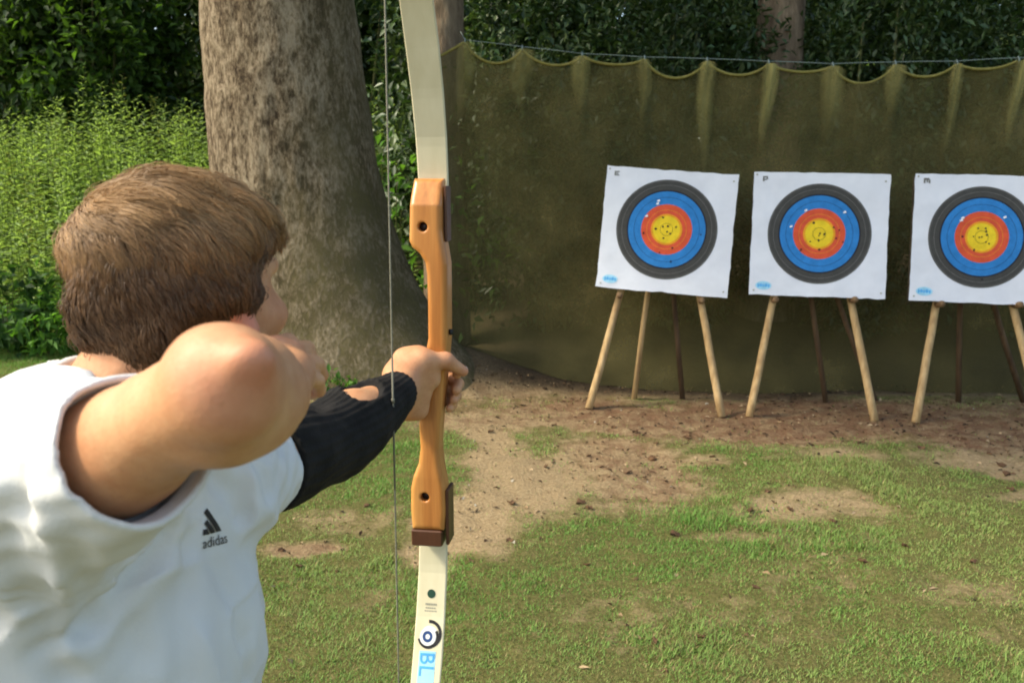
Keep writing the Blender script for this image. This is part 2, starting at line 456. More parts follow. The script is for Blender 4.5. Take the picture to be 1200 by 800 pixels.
def axis(dense0, dense1, step, far):
    a = list(np.arange(dense0, dense1, step)); s = step; x = dense1
    hi = []
    while x < far: hi.append(x); s *= 1.25; x += s
    lo = []; s = step; x = dense0
    while x > -far: s *= 1.25; x -= s; lo.append(x)
    return np.array(lo[::-1] + a + hi + [far])
gx = axis(-6.5, 6.5, 0.045, 180); gy = axis(1.2, 10.5, 0.045, 180)
X, Y = np.meshgrid(gx, gy)
Z = ground_z(X, Y)
dm, sm, lm = dirt_mask(X, Y)
Z = Z - 0.012 * dm + 0.006 * noise2(X, Y, 14, 77, 2) * (Y > 1.8) * (Y < 12)
nx, ny = len(gx), len(gy)
idx = np.arange(nx * ny).reshape(ny, nx)
F = np.stack([idx[:-1, :-1], idx[:-1, 1:], idx[1:, 1:], idx[1:, :-1]], -1).reshape(-1, 4)
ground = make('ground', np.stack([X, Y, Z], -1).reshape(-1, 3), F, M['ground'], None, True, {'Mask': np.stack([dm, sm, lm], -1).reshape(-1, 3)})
props(ground, kind='structure')

# ---------------------------------------------------------------- leaves
def leaf_batch(P, D, N, L, W, C, fold=0.25):
    """rhombic folded leaves: P base, D along, N normal -> 4 verts, 2 triangles"""
    D = D / (np.linalg.norm(D, axis=1, keepdims=True) + 1e-9)
    S = np.cross(D, N); S /= (np.linalg.norm(S, axis=1, keepdims=True) + 1e-9)
    N = np.cross(S, D)
    L = L[:, None]; W = W[:, None]
    a = P; m = P + D * L * 0.45 - N * L * 0.03
    b = m + S * W / 2 + N * W * fold; c = m - S * W / 2 + N * W * fold; e = P + D * L - N * L * 0.12
    V = np.stack([a, b, e, c], 1).reshape(-1, 3)
    n = len(P); o = np.arange(n)[:, None] * 4
    Fc = np.concatenate([o + np.array([[0, 1, 2]]), o + np.array([[0, 2, 3]])], 0)
    return V, Fc, np.repeat(C, 4, axis=0)

def rand_dirs(n, rng=RNG):
    v = rng.normal(size=(n, 3)); return v / np.linalg.norm(v, axis=1, keepdims=True)

def clump_points(n, c, r, rng, nclump=40, spread=0.22, shell=0.55):
    """points gathered round clump centres in an ellipsoid's outer volume"""
    d = rand_dirs(nclump, rng); rr = shell + (1 - shell) * rng.random(nclump) ** 0.6
    cc = d * rr[:, None] * np.array(r) + np.array(c)
    k = rng.integers(0, nclump, n)
    sp = np.array(r) * spread * (0.6 + 0.8 * rng.random(nclump))[k][:, None]
    return cc[k] + rng.normal(size=(n, 3)) * sp * 0.7, k

def foliage(name, c, r, n, L, W, cols, mat, parent, seed, nclump=60, spread=0.2, shell=0.5, zmin=None, droop=0.3):
    rng = np.random.default_rng(seed)
    P, k = clump_points(n, c, r, rng, nclump, spread, shell)
    if zmin is not None: P[:, 2] = np.maximum(P[:, 2], zmin + 0.03 * rng.random(n))
    out = (P - np.array(c)) / np.array(r)
    D = rand_dirs(n, rng) + out * 0.6 + np.array([0, 0, -droop])
    N = rand_dirs(n, rng) * 0.7 + np.array([0, 0, 1.0]) + out * 0.3
    cols = np.array(cols); cl = cols[rng.integers(0, len(cols), n)] * (0.75 + 0.5 * rng.random((n, 1)))
    cl = cl * (0.8 + 0.4 * rng.random(nclump))[k][:, None]
    V, Fc, C = leaf_batch(P, D, N, L * (0.7 + 0.6 * rng.random(n)), W * (0.7 + 0.6 * rng.random(n)), cl)
    return make(name, V, Fc, mat, parent, False, {'Col': C})

# ---------------------------------------------------------------- trees
def trunk_mesh(base, rows, n=72, seed=1, flare=None, relief=0.02):
    """rows: (z, cx, cy, r); flare(theta, z) adds to the radius"""
    V = []; th = np.linspace(0, 2 * math.pi, n, endpoint=False)
    zs = np.array([r[0] for r in rows]); 
    zz = np.concatenate([np.linspace(zs[0], min(3.6, zs[-1]), 110), np.linspace(min(3.6, zs[-1]), zs[-1], 24)[1:]]) if zs[-1] > 3.6 else np.linspace(zs[0], zs[-1], 110)
    cx = np.interp(zz, zs, [r[1] for r in rows]); cy = np.interp(zz, zs, [r[2] for r in rows]); rr = np.interp(zz, zs, [r[3] for r in rows])
    TH, ZZ = np.meshgrid(th, zz)
    rad = rr[:, None] * np.ones_like(TH)
    if flare is not None: rad = rad + flare(TH, ZZ)
    px = np.cos(TH); py = np.sin(TH)
    Pn = np.stack([px * rr[:, None] * 9, py * rr[:, None] * 9, ZZ * 3.2], -1)
    rad = rad + relief * vnoise(Pn, 1.0, seed) + relief * 0.7 * vnoise(Pn, 2.3, seed + 3) + relief * 1.3 * vnoise(Pn, 0.3, seed + 5)
    V = np.stack([cx[:, None] + px * rad, cy[:, None] + py * rad, ZZ], -1).reshape(-1, 3)
    m = len(zz); id_ = np.arange(m * n).reshape(m, n)
    Fq = np.stack([id_[:-1], np.roll(id_[:-1], -1, 1), np.roll(id_[1:], -1, 1), id_[1:]], -1).reshape(-1, 4)
    return V, Fq

def limbs(mb, rng, top, specs):
    ends = []
    for (z, az, ln, rise, r) in specs:
        p0 = np.array([top[0], top[1], z]); pts = [p0]; rad = [r]
        d = np.array([math.cos(az), math.sin(az), rise]); d /= np.linalg.norm(d)
        for k in range(5):
            d = d + rng.normal(size=3) * 0.12; d /= np.linalg.norm(d)
            pts.append(pts[-1] + d * ln / 5); rad.append(r * (1 - 0.17 * (k + 1)))
        mb.tube(pts, rad, 8); ends.append(pts[-1]); ends.append(pts[3])
    return ends

# the big tree
TX, TY = U(339, 330, 6.75)[0], 6.75
def big_flare(th, z):
    f = np.exp(-np.maximum(z, 0) / 0.5)
    lob = 0.16 + 0.15 * np.maximum(0, np.cos(th + 0.12)) ** 5 + 0.16 * np.maximum(0, np.cos(th + 2.5)) ** 4 + 0.22 * np.maximum(0, np.cos(th + 1.25)) ** 6 + 0.2 * np.maximum(0, np.cos(th - 2.9)) ** 4
    right = np.maximum(0, np.cos(th + 0.1)) ** 2.2 * np.maximum(0, 0.75 * np.exp(-np.maximum(z, 0) / 1.4) - 0.06)
    return f * lob * 0.8 + right + 0.10 * np.exp(-np.maximum(z - 0.1, 0) / 0.8)
tree = empty('tree', (TX, TY, 0), 'massive tree with broad pale scaly trunk and flared roots behind the archer', 'tree')
rows = [(-0.15, TX + 0.08, TY, 0.54), (0.5, TX + 0.06, TY, 0.53), (1.2, TX + 0.02, TY, 0.535), (2.2, TX, TY, 0.545), (3.6, TX, TY, 0.54), (7, TX + 0.1, TY, 0.42), (11, TX + 0.2, TY, 0.16)]
V, Fq = trunk_mesh(None, rows, 120, 4, big_flare, 0.010)
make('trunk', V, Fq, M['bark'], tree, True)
rng = np.random.default_rng(5); mb = MB()
ends = limbs(mb, rng, (TX, TY), [(4.8 + 0.35 * k, -1.57 + 0.9 * math.sin(2.4 * k), 3.4 - 0.15 * k, 0.35, 0.12 - 0.005 * k) for k in range(10)])
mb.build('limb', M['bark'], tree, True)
foliage('crown', (TX + 0.25, TY - 1.8, 6.9), (2.7, 2.1, 1.7), 12000, 0.17, 0.10, [(0.05, 0.09, 0.02), (0.07, 0.12, 0.03), (0.04, 0.075, 0.018)], M['leaf'], tree, 31, 70, 0.16, 0.35)  # crown out of view, shaped and shifted forward to shade targets and net

def simple_tree(px, d, r, label, seed, crown_c, crown_r, nleaf, lean=0.0):
    x, y = U(px, 60, d)[0], d
    z0 = float(ground_z(x, y))
    tr = empty('tree', (x, y, z0), label, 'tree')
    rows = [(z0 - 0.2, x, y, r * 1.35), (z0 + 0.4, x, y, r * 1.1), (z0 + 2, x + lean * 0.5, y, r), (4.5, x + lean, y, r * 0.9), (8.5, x + lean * 2, y, r * 0.35)]
    V, Fq = trunk_mesh(None, rows, 48, seed, None, 0.012)
    make('trunk', V, Fq, M['bark2'], tr, True)
    rng = np.random.default_rng(seed); mb = MB()
    limbs(mb, rng, (x + lean, y), [(4.4 + 0.6 * k, 1.1 + 2.2 * k, 2.0 - 0.12 * k, 0.4, 0.07) for k in range(6)])
    mb.build('limb', M['bark2'], tr, True)
    foliage('crown', crown_c, crown_r, nleaf, 0.16, 0.09, [(0.045, 0.085, 0.02), (0.06, 0.11, 0.028)], M['leaf'], tr, seed + 1, 60, 0.17, 0.35)
    return tr
simple_tree(523, 8.0, 0.19, 'dark slim tree trunk behind the bow beside the net end', 41, (-0.2, 8.6, 6.4), (2.3, 2.0, 1.8), 5000)
simple_tree(899, 8.7, 0.235, 'bare brown tree trunk rising behind the net above the middle target', 51, (3.4, 9.6, 6.5), (2.8, 2.2, 2.0), 6000)

# ---------------------------------------------------------------- shrubs behind the net and at the back left
def shrub(x, y, rx, ry, h, n, L, W, cols, label, seed, mat='gloss_leaf', group=None, name='shrub', nclump=110):
    z0 = float(ground_z(x, y))
    s = empty(name, (x, y, z0), label, 'shrub', group)
    mb = MB(); rng = np.random.default_rng(seed)
    for k in range(9):
        a = rng.random() * 6.28; rr = rng.random() * 0.6
        e = np.array([x + math.cos(a) * rx * rr, y + math.sin(a) * ry * rr, z0 + h * (0.55 + 0.35 * rng.random())])
        b = np.array([x + 0.15 * math.cos(a), y + 0.15 * math.sin(a), z0 - 0.05]); m = (b + e) / 2 + rng.normal(size=3) * 0.12
        mb.tube([b, m, e], [0.035, 0.022, 0.008], 6)
    mb.build('stem', M['stem'], s, True)
    foliage('foliage', (x, y, z0 + h * 0.5), (rx, ry, h * 0.52), n, L, W, cols, M[mat], s, seed + 1, nclump, 0.17, 0.5, z0)
    return s
DK = [(0.03, 0.06, 0.02), (0.045, 0.085, 0.026), (0.065, 0.105, 0.036), (0.09, 0.125, 0.05)]
GH = 'evergreen shrubs behind the net'
shrub(0.35, 8.3, 1.0, 0.8, 3.3, 13000, 0.085, 0.038, DK, 'evergreen shrub over the left end of the net', 61, group=GH)
shrub(1.55, 8.5, 1.0, 0.8, 3.5, 13000, 0.085, 0.038, DK, 'evergreen shrub behind the net above the leftmost target', 63, group=GH)
shrub(3.55, 8.3, 1.1, 0.8, 3.5, 13500, 0.085, 0.038, DK, 'evergreen shrub right of the bare trunk behind the net', 65, group=GH)
shrub(4.9, 8.1, 1.1, 0.9, 3.5, 13500, 0.085, 0.038, DK, 'evergreen shrub behind the net above the rightmost target', 67, group=GH)
shrub(2.6, 10.2, 1.5, 0.9, 4.4, 6000, 0.15, 0.06, DK, 'dark evergreen shrub deep behind the bare brown trunk', 69, group=GH)
shrub(-0.75, 9.6, 0.9, 0.8, 3.4, 5000, 0.13, 0.06, DK, 'dark shrub between the massive trunk and the bow', 71)
GL = 'shrubs above the weed bank'
DL = [(0.028, 0.055, 0.017), (0.05, 0.09, 0.025), (0.085, 0.13, 0.036)]
shrub(-7.6, 13.0, 1.7, 1.2, 4.0, 7000, 0.17, 0.08, DL, 'dark shrub at the far left above the weeds', 73, group=GL)
shrub(-5.9, 12.6, 1.1, 0.9, 3.6, 6000, 0.15, 0.08, [(0.05, 0.10, 0.02), (0.08, 0.15, 0.03), (0.035, 0.07, 0.018)], 'lighter green shrub rising above the weeds left of the archer', 75, 'leaf', GL)
shrub(-4.2, 13.6, 1.5, 1.0, 4.0, 6500, 0.16, 0.07, DL, 'very dark shrub just left of the massive trunk', 77, group=GL)
shrub(-2.4, 13.2, 1.4, 1.0, 3.8, 5000, 0.15, 0.07, DL, 'dark shrub directly behind the massive trunk', 79, group=GL)
rngw = np.random.default_rng(8)
P_ = []; 
n = 44000
xx = rngw.uniform(-19, 19, n); yy = rngw.uniform(15.5, 18, n); zz = ground_z(xx, yy) + rngw.random(n) ** 0.9 * (7.5 + 1.5 * np.sin(xx * 0.9))
Pw = np.stack([xx, yy, zz], -1)
V, Fc, C = leaf_batch(Pw, rand_dirs(n, rngw), rand_dirs(n, rngw) + np.array([0, -0.4, 0.8]), 0.48 * (0.6 + 0.8 * rngw.random(n)), 0.3 * (0.6 + 0.8 * rngw.random(n)), np.array(DL)[rngw.integers(0, 3, n)])
wood = make('woodland', V, Fc, M['leaf'], None, False, {'Col': C})
props(wood, 'dark wall of woodland leaves far behind everything', 'woodland', kind='stuff')

# weeds on the bank at the left
def weeds(name, n, seed, label):
    rng = np.random.default_rng(seed)
    VV = []; FF = []; CC = []; o = 0
    SV = MB()
    LP = []; LD = []; LN = []; LL = []; LW = []; LC = []
    for i in range(n):
        x = rng.uniform(-8.2, -0.9); y = rng.uniform(8.35, 12.3)
        if x > -1.5 and y > 9.3: continue
        z = float(ground_z(x, y)); h = rng.uniform(0.65, 1.25) * (0.55 + 0.45 * float(smooth(8.3, 9.6, y))) * (1 + 0.35 * float(noise2(np.array([x]), np.array([y]), 1.4, 44, 2)[0]))
        if y < 8.9: h *= 0.65
        lean = rng.normal(size=2) * 0.10
        top = np.array([x + lean[0], y + lean[1], z + h]); b = np.array([x, y, z])
        SV.tube([b, (b + top) / 2 + rng.normal(size=3) * 0.02, top], [0.007, 0.005, 0.003], 4, False)
        nl = int(15 + h * 14); br = rng.random()
        base = np.array([0.38, 0.49, 0.20]) * (0.75 + 0.35 * br) if y > 8.9 else np.array([0.12, 0.23, 0.05]) * (0.7 + 0.5 * br)
        if rng.random() < 0.10: base = np.array([0.27, 0.28, 0.11]) * (0.6 + 0.4 * br)
        for k in range(nl):
            tt = 0.12 + 0.88 * (k + rng.random()) / nl
            p = b + (top - b) * tt; a = k * 2.4 + rng.random() * 0.8
            LP.append(p); LD.append((math.cos(a), math.sin(a), 0.45 - 0.5 * (1 - tt) + 0.3 * rng.random()))
            LN.append((rng.normal() * 0.3, rng.normal() * 0.3, 1)); sz = (1.15 - 0.72 * tt)
            LL.append(0.15 * sz * rng.uniform(0.7, 1.3)); LW.append(0.042 * sz * rng.uniform(0.7, 1.3)); LC.append(base * (0.9 + 0.2 * rng.random()))
    V, Fc, C = leaf_batch(np.array(LP), np.array(LD), np.array(LN), np.array(LL), np.array(LW), np.array(LC))
    ns = len(V); sv = np.array(SV.v); sf = []
    for f in SV.f: sf += [(f[0], f[1], f[2]), (f[0], f[2], f[3])]
    V = np.concatenate([V, sv]); Fc = np.concatenate([Fc, np.array(sf) + ns]); C = np.concatenate([C, np.tile([[0.13, 0.19, 0.05]], (len(sv), 1))])
    o = make(name, V, Fc, M['leaf'], None, False, {'Col': C}); props(o, label, 'weeds', kind='stuff'); return o
weeds('weeds', 2200, 91, 'tall bright green weeds massed on the bank left of the trunk')

def low_plant(x, y, h, n, seed, label, cols, L=0.09, W=0.045):
    z0 = float(ground_z(x, y)); p = empty('plant', (x, y, z0), label, 'plant')
    rng = np.random.default_rng(seed); mb = MB()
    for k in range(5):
        e = np.array([x + rng.normal() * 0.1, y + rng.normal() * 0.1, z0 + h * rng.uniform(0.6, 1)])
        mb.tube([(x, y, z0 - 0.02), e], [0.007, 0.003], 5)
    mb.build('stem', M['stem'], p)
    foliage('leaves', (x, y, z0 + h * 0.55), (h * 0.6, h * 0.6, h * 0.5), n, L, W, cols, M['leaf'], p, seed + 1, 16, 0.25, 0.3, z0)
    return p
gl = [(0.09, 0.20, 0.04), (0.12, 0.25, 0.05), (0.06, 0.14, 0.03)]
q = G(422, 432, 0.1); low_plant(q[0], 5.75, 0.22, 120, 101, 'small green plant at the foot of the massive trunk above the arm guard', gl, 0.06, 0.035)
low_plant(-1.12, 8.0, 1.95, 600, 103, 'leafy green plant in the gap between massive trunk and bowstring', gl, 0.12, 0.06)
low_plant(U(20, 360, 8.2)[0], 7.9, 0.75, 650, 105, 'low dark leafy plant at the left edge below the weeds', [(0.035, 0.08, 0.025), (0.06, 0.13, 0.035)], 0.11, 0.07)
low_plant(U(62, 370, 8.0)[0], 7.8, 0.5, 300, 107, 'low light green plant beside the back of the head', gl, 0.10, 0.05)

# ---------------------------------------------------------------- grass and litter
def grass():
    rng = np.random.default_rng(12)
    n = 820000
    y = 2.0 + (9.0 - 2.0) * rng.random(n)
    x = (rng.random(n) * 2 - 1) * (0.66 * y + 0.5)
    d, s, l = dirt_mask(x, y)
    nn = noise2(x, y, 7, 60, 2)
    keep = rng.random(n) < np.clip(1.0 - d * 1.2 + 0.5 * nn, 0.035, 1)
    keep &= ~((x > -0.9) & (y > 6.25))
    x, y, d = x[keep], y[keep], d[keep]
    n = len(x); z = ground_z(x, y) - 0.012 * d - 0.004
    far = smooth(6.6, 8.2, y)
    L = (0.012 + 0.018 * rng.random(n)) * (1 - 0.45 * d) * (1 + 1.8 * far * (x < -1.3))
    tuft = smooth(0.2, 0.8, noise2(x, y, 3.0, 71, 2)); L = L * (0.8 + 0.7 * tuft)
    W = 0.0025 + 0.0022 * rng.random(n); W = W * (0.8 + 0.12 * y)
    a = rng.random(n) * 6.283; tl = rng.random(n) * 1.1
    D = np.stack([np.cos(a) * tl, np.sin(a) * tl, np.ones(n) * 0.9], -1); D /= np.linalg.norm(D, axis=1, keepdims=True)
    S = np.stack([-np.sin(a), np.cos(a), np.zeros(n)], -1)
    P = np.stack([x, y, z], -1)
    V = np.stack([P - S * W[:, None] / 2, P + S * W[:, None] / 2, P + D * L[:, None] + np.stack([np.cos(a), np.sin(a), -0.4 * np.ones(n)], -1) * L[:, None] * 0.25], 1).reshape(-1, 3)
    Fc = np.arange(3 * n).reshape(n, 3)
    g = np.array([0.15, 0.28, 0.062]); g2 = np.array([0.235, 0.31, 0.095]); dry = np.array([0.32, 0.26, 0.12])
    m = smooth(-0.7, 0.7, noise2(x, y, 1.3, 81, 3))[:, None]
    c = g * (1 - m) + g2 * m
    dd = (rng.random(n) < 0.10 + 0.30 * d + 0.10 * smooth(0.0, 0.9, noise2(x, y, 2.2, 83, 2)))[:, None]
    c = np.where(dd, dry, c) * (0.65 + 0.7 * rng.random((n, 1)))
    o = make('grass', V, Fc, M['grass'], None, False, {'Col': np.repeat(c, 3, axis=0)})
    props(o, 'short patchy green grass over the clearing', 'grass', kind='stuff')
grass()

def litter():
    rng = np.random.default_rng(14); n = 10500
    y = 2.3 + 4.3 * rng.random(n) ** 0.7; x = (rng.random(n) * 2 - 1) * (0.66 * y + 0.3)
    d, s, l = dirt_mask(x, y)
    k = rng.random(n) < (0.07 + 0.5 * d * (1 - 0.55 * s) + 0.6 * l); x, y, l = x[k], y[k], l[k]; n = len(x)
    P = np.stack([x, y, ground_z(x, y) - 0.004], -1)
    D = rand_dirs(n, rng) * np.array([1, 1, 0.25]); N = rand_dirs(n, rng) * 0.5 + np.array([0, 0, 1.0])
    pal = np.array([(0.05, 0.03, 0.018), (0.12, 0.07, 0.04), (0.24, 0.16, 0.09), (0.34, 0.25, 0.15), (0.028, 0.02, 0.014)])
    c = pal[rng.integers(0, 5, n)]
    c = np.where((rng.random(n) < 0.025)[:, None], np.array([[0.36, 0.33, 0.27]]), c)
    V, Fc, C = leaf_batch(P, D, N, 0.014 + 0.036 * rng.random(n) ** 2, 0.007 + 0.015 * rng.random(n), c, 0.4)
    o = make('leaf_litter', V, Fc, M['litter'], None, False, {'Col': C}); props(o, 'scattered brown leaf bits and twigs on the bare soil', 'leaf litter', kind='stuff')
litter()

def dead_leaf_mesh(seed):
    rng = np.random.default_rng(seed); n = 9; V = [(0, 0, 0.012)]
    for k in range(n):
        a = 2 * math.pi * k / n; r = (0.6 + 0.5 * rng.random()) * (1.0 if k % 2 else 0.75)
        V.append((r * math.cos(a) * 0.034, r * math.sin(a) * 0.022, 0.003 + 0.016 * rng.random()))
    V = V + [(v[0] * 0.9, v[1] * 0.9, v[2] - 0.006) for v in V[1:]]
    Fs = [(0, 1 + k, 1 + (k + 1) % n) for k in range(n)] + [(1 + k, 1 + n + k, 1 + n + (k + 1) % n, 1 + (k + 1) % n) for k in range(n)] + [tuple(1 + n + k for k in range(n - 1, -1, -1))]
    me = bpy.data.meshes.new('dead_leaf'); me.from_pydata(V, [], Fs); me.materials.append(M['dead']); return me
dl = [dead_leaf_mesh(s) for s in range(4)]
spots = [(655, 508), (650, 497), (690, 532), (705, 545), (735, 552), (770, 520), (805, 512), (855, 508), (598, 634), (552, 660), (690, 596), (680, 590), (900, 575), (880, 595), (925, 595), (977, 610), (765, 535), (745, 505), (915, 520), (835, 535), (1080, 525), (1172, 542), (1180, 552), (1185, 572), (1160, 530), (768, 752), (822, 747), (688, 660), (745, 678), (600, 590), (575, 505), (640, 545), (720, 500), (1010, 520), (1130, 515), (350, 660), (330, 640), (395, 665), (430, 590), (790, 625), (1060, 640), (1140, 660), (1010, 660), (885, 690)]
for k, (px, py) in enumerate(spots):
    p = G(px, py); o = bpy.data.objects.new('dead_leaf', dl[k % 4]); COL.objects.link(o)
    o.location = (p[0], p[1], float(ground_z(p[0], p[1])) - 0.012 * float(dirt_mask(np.array([p[0]]), np.array([p[1]]))[0][0]))
    o.rotation_euler = (random.uniform(-.2, .2), random.uniform(-.2, .2), random.uniform(0, 6.28)); s = random.uniform(0.6, 1.15) * (0.75 if py > 640 else 1); o.scale = (s, s, s * 1.2)
    props(o, 'single curled dead brown leaf lying on the clearing floor', 'dead leaf', 'dead leaves on the clearing floor')

# ---------------------------------------------------------------- safety net and its rope
NETP = [(-0.62, 6.95), (0.3, 6.72), (1.4, 6.58), (2.6, 6.50), (4.0, 6.42), (5.6, 6.35)]
nxs = np.array([p[0] for p in NETP]); nys = np.array([p[1] for p in NETP])
def net_y(x): return np.interp(x, nxs, nys)
clip_px = [(545, 50), (612, 58), (682, 66), (755, 70), (828, 72), (900, 75), (975, 78), (1048, 76), (1120, 75), (1192, 71), (1264, 70), (1336, 70), (1410, 68)]
CLIP = []
for px, py in clip_px:
    y = 6.6
    for _ in range(6):
        v = U(px, py, 1) - np.array([0, 0, CAM_H]); t_ = y / v[1]; x = v[0] * t_; y = float(net_y(x))
    CLIP.append((x, y, CAM_H + v[2] * t_))
cxs = np.array([c[0] for c in CLIP]); czs = np.array([c[2] for c in CLIP])
net = empty('safety_net', (2.2, 6.5, 0), 'olive backstop netting hung in scallops behind the three targets', 'net')
x0, x1 = cxs[0] - 0.24, cxs[-1]
NX, NZ = 460, 60
xs = np.linspace(x0, x1, NX); vs = np.linspace(0, 1, NZ)
def net_top(x):
    z = np.interp(x, cxs, czs); k = np.clip(np.searchsorted(cxs, x) - 1, 0, len(cxs) - 2)
    f = np.clip((x - cxs[k]) / (cxs[k + 1] - cxs[k]), 0, 1)
    sag = 0.090 + 0.045 * np.sin(k * 2.1 + 1.0)
    z = z - sag * (1 - (2 * f - 1) ** 2) ** 0.8
    return np.where(x < cxs[0], np.interp(x, cxs, czs) - 0.5 * (cxs[0] - x), z)
XX, VV = np.meshgrid(xs, vs)
ZT = net_top(XX); ZB = ground_z(XX, net_y(XX)) - 0.01
ZZ = ZT + (ZB - ZT) * VV
YY = net_y(XX)
drop = ZT - ZZ
near = np.zeros_like(XX)
for cx in cxs:
    w = 0.03 + 0.05 * drop
    near += np.exp(-((XX - cx) / w) ** 2) * np.exp(-drop / 0.5)
YY = YY - 0.05 * near + 0.035 * noise2(XX * 1.0, ZZ * 0.35, 1.7, 5, 2) + 0.012 * np.sin(XX * 14 + 2 * noise2(XX, ZZ * 0.3, 2, 7, 1)) * np.exp(-drop / 1.0)
YY = YY - 0.10 * smooth(0.85, 1.0, VV) * (0.5 + 0.5 * noise2(XX, XX * 0, 2.5, 15, 1))
id_ = np.arange(NX * NZ).reshape(NZ, NX)
Fq = np.stack([id_[:-1, :-1], id_[:-1, 1:], id_[1:, 1:], id_[1:, :-1]], -1).reshape(-1, 4)
make('netting', np.stack([XX, YY, ZZ], -1).reshape(-1, 3), Fq, M['net'], net, True)
# hem cord along the scalloped edge
hm = MB(); hp = [(float(x), float(net_y(x)) - 0.012, float(net_top(np.array([x]))[0])) for x in np.linspace(x0, x1, 260)]
hm.tube(hp, 0.011, 5); hm.build('hem', M['hem'], net, True)
rngg = np.random.default_rng(19)
for k, (cx, cy, cz) in enumerate(CLIP):
    # bunched net below each clip: a creased wedge narrowing downwards
    h = rngg.uniform(0.42, 0.68) if k not in (1, 2) else 0.36; w0 = rngg.uniform(0.045, 0.07); dx = rngg.uniform(-0.05, 0.01)
    n1, n2_ = 26, 15; V = []; A_l = []; ph = rngg.random() * 6; wv = rngg.uniform(0.7, 1.3)
    h *= rngg.uniform(0.8, 1.35)
    for i in range(n1):
        v = i / (n1 - 1); w = w0 * wv * (1.25 + 0.3 * math.sin(3.1 * v)) * (1 - v) ** 0.6 + 0.006
        for j in range(n2_):
            u = j / (n2_ - 1) * 2 - 1
            bul = (1 - u * u) * 0.014 * (1 - v) ** 0.6
            cr = 0.006 * math.sin(u * 8 + 3 * v + ph) * (1 - v)
            V.append((cx + dx * v + u * w + 0.012 * math.sin(5 * v + ph), float(net_y(cx)) - 0.05 * math.exp(-v * h / 0.5) - 0.012 - bul - cr, cz - 0.005 - v * h - 0.03 * u * u * (1 - v)))
            A_l.append((1 - abs(u) ** 2.0) ** 1.2 * (1 - v) ** 0.9 * (0.6 if k < 2 else 0.95 + 0.25 * math.sin(ph)))
    Fs = [(i * n2_ + j, i * n2_ + j + 1, (i + 1) * n2_ + j + 1, (i + 1) * n2_ + j) for i in range(n1 - 1) for j in range(n2_ - 1)]
    make('gathered_fold', np.array(V), Fs, M['gather'], net, True, {'Layers': np.repeat(np.array(A_l)[:, None], 3, 1)})
    c = MB(); c.tube([(cx, cy - 0.02, cz - 0.03), (cx, cy - 0.03, cz), (cx, cy - 0.01, cz + 0.025), (cx, cy + 0.015, cz + 0.01), (cx, cy + 0.01, cz - 0.02)], 0.006, 6); c.build('clip', M['rope'], net, True)
rp = MB(); pts = []
for k in range(len(CLIP)):
    pts.append((CLIP[k][0], CLIP[k][1], CLIP[k][2] + 0.018))
    if k < len(CLIP) - 1: pts.append(((CLIP[k][0] + CLIP[k + 1][0]) / 2, (CLIP[k][1] + CLIP[k + 1][1]) / 2, (CLIP[k][2] + CLIP[k + 1][2]) / 2 + 0.02))
pts = [(U(523, 60, 8.0)[0] + 0.16, 7.9, CLIP[0][2] + 0.25)] + pts + [(7.2, 6.3, CLIP[-1][2] + 0.1)]
rp.tube(pts, 0.0032, 6)
props(rp.build('rope', M['rope'], None, True), 'thin pale rope stretched above the scalloped net', 'rope')

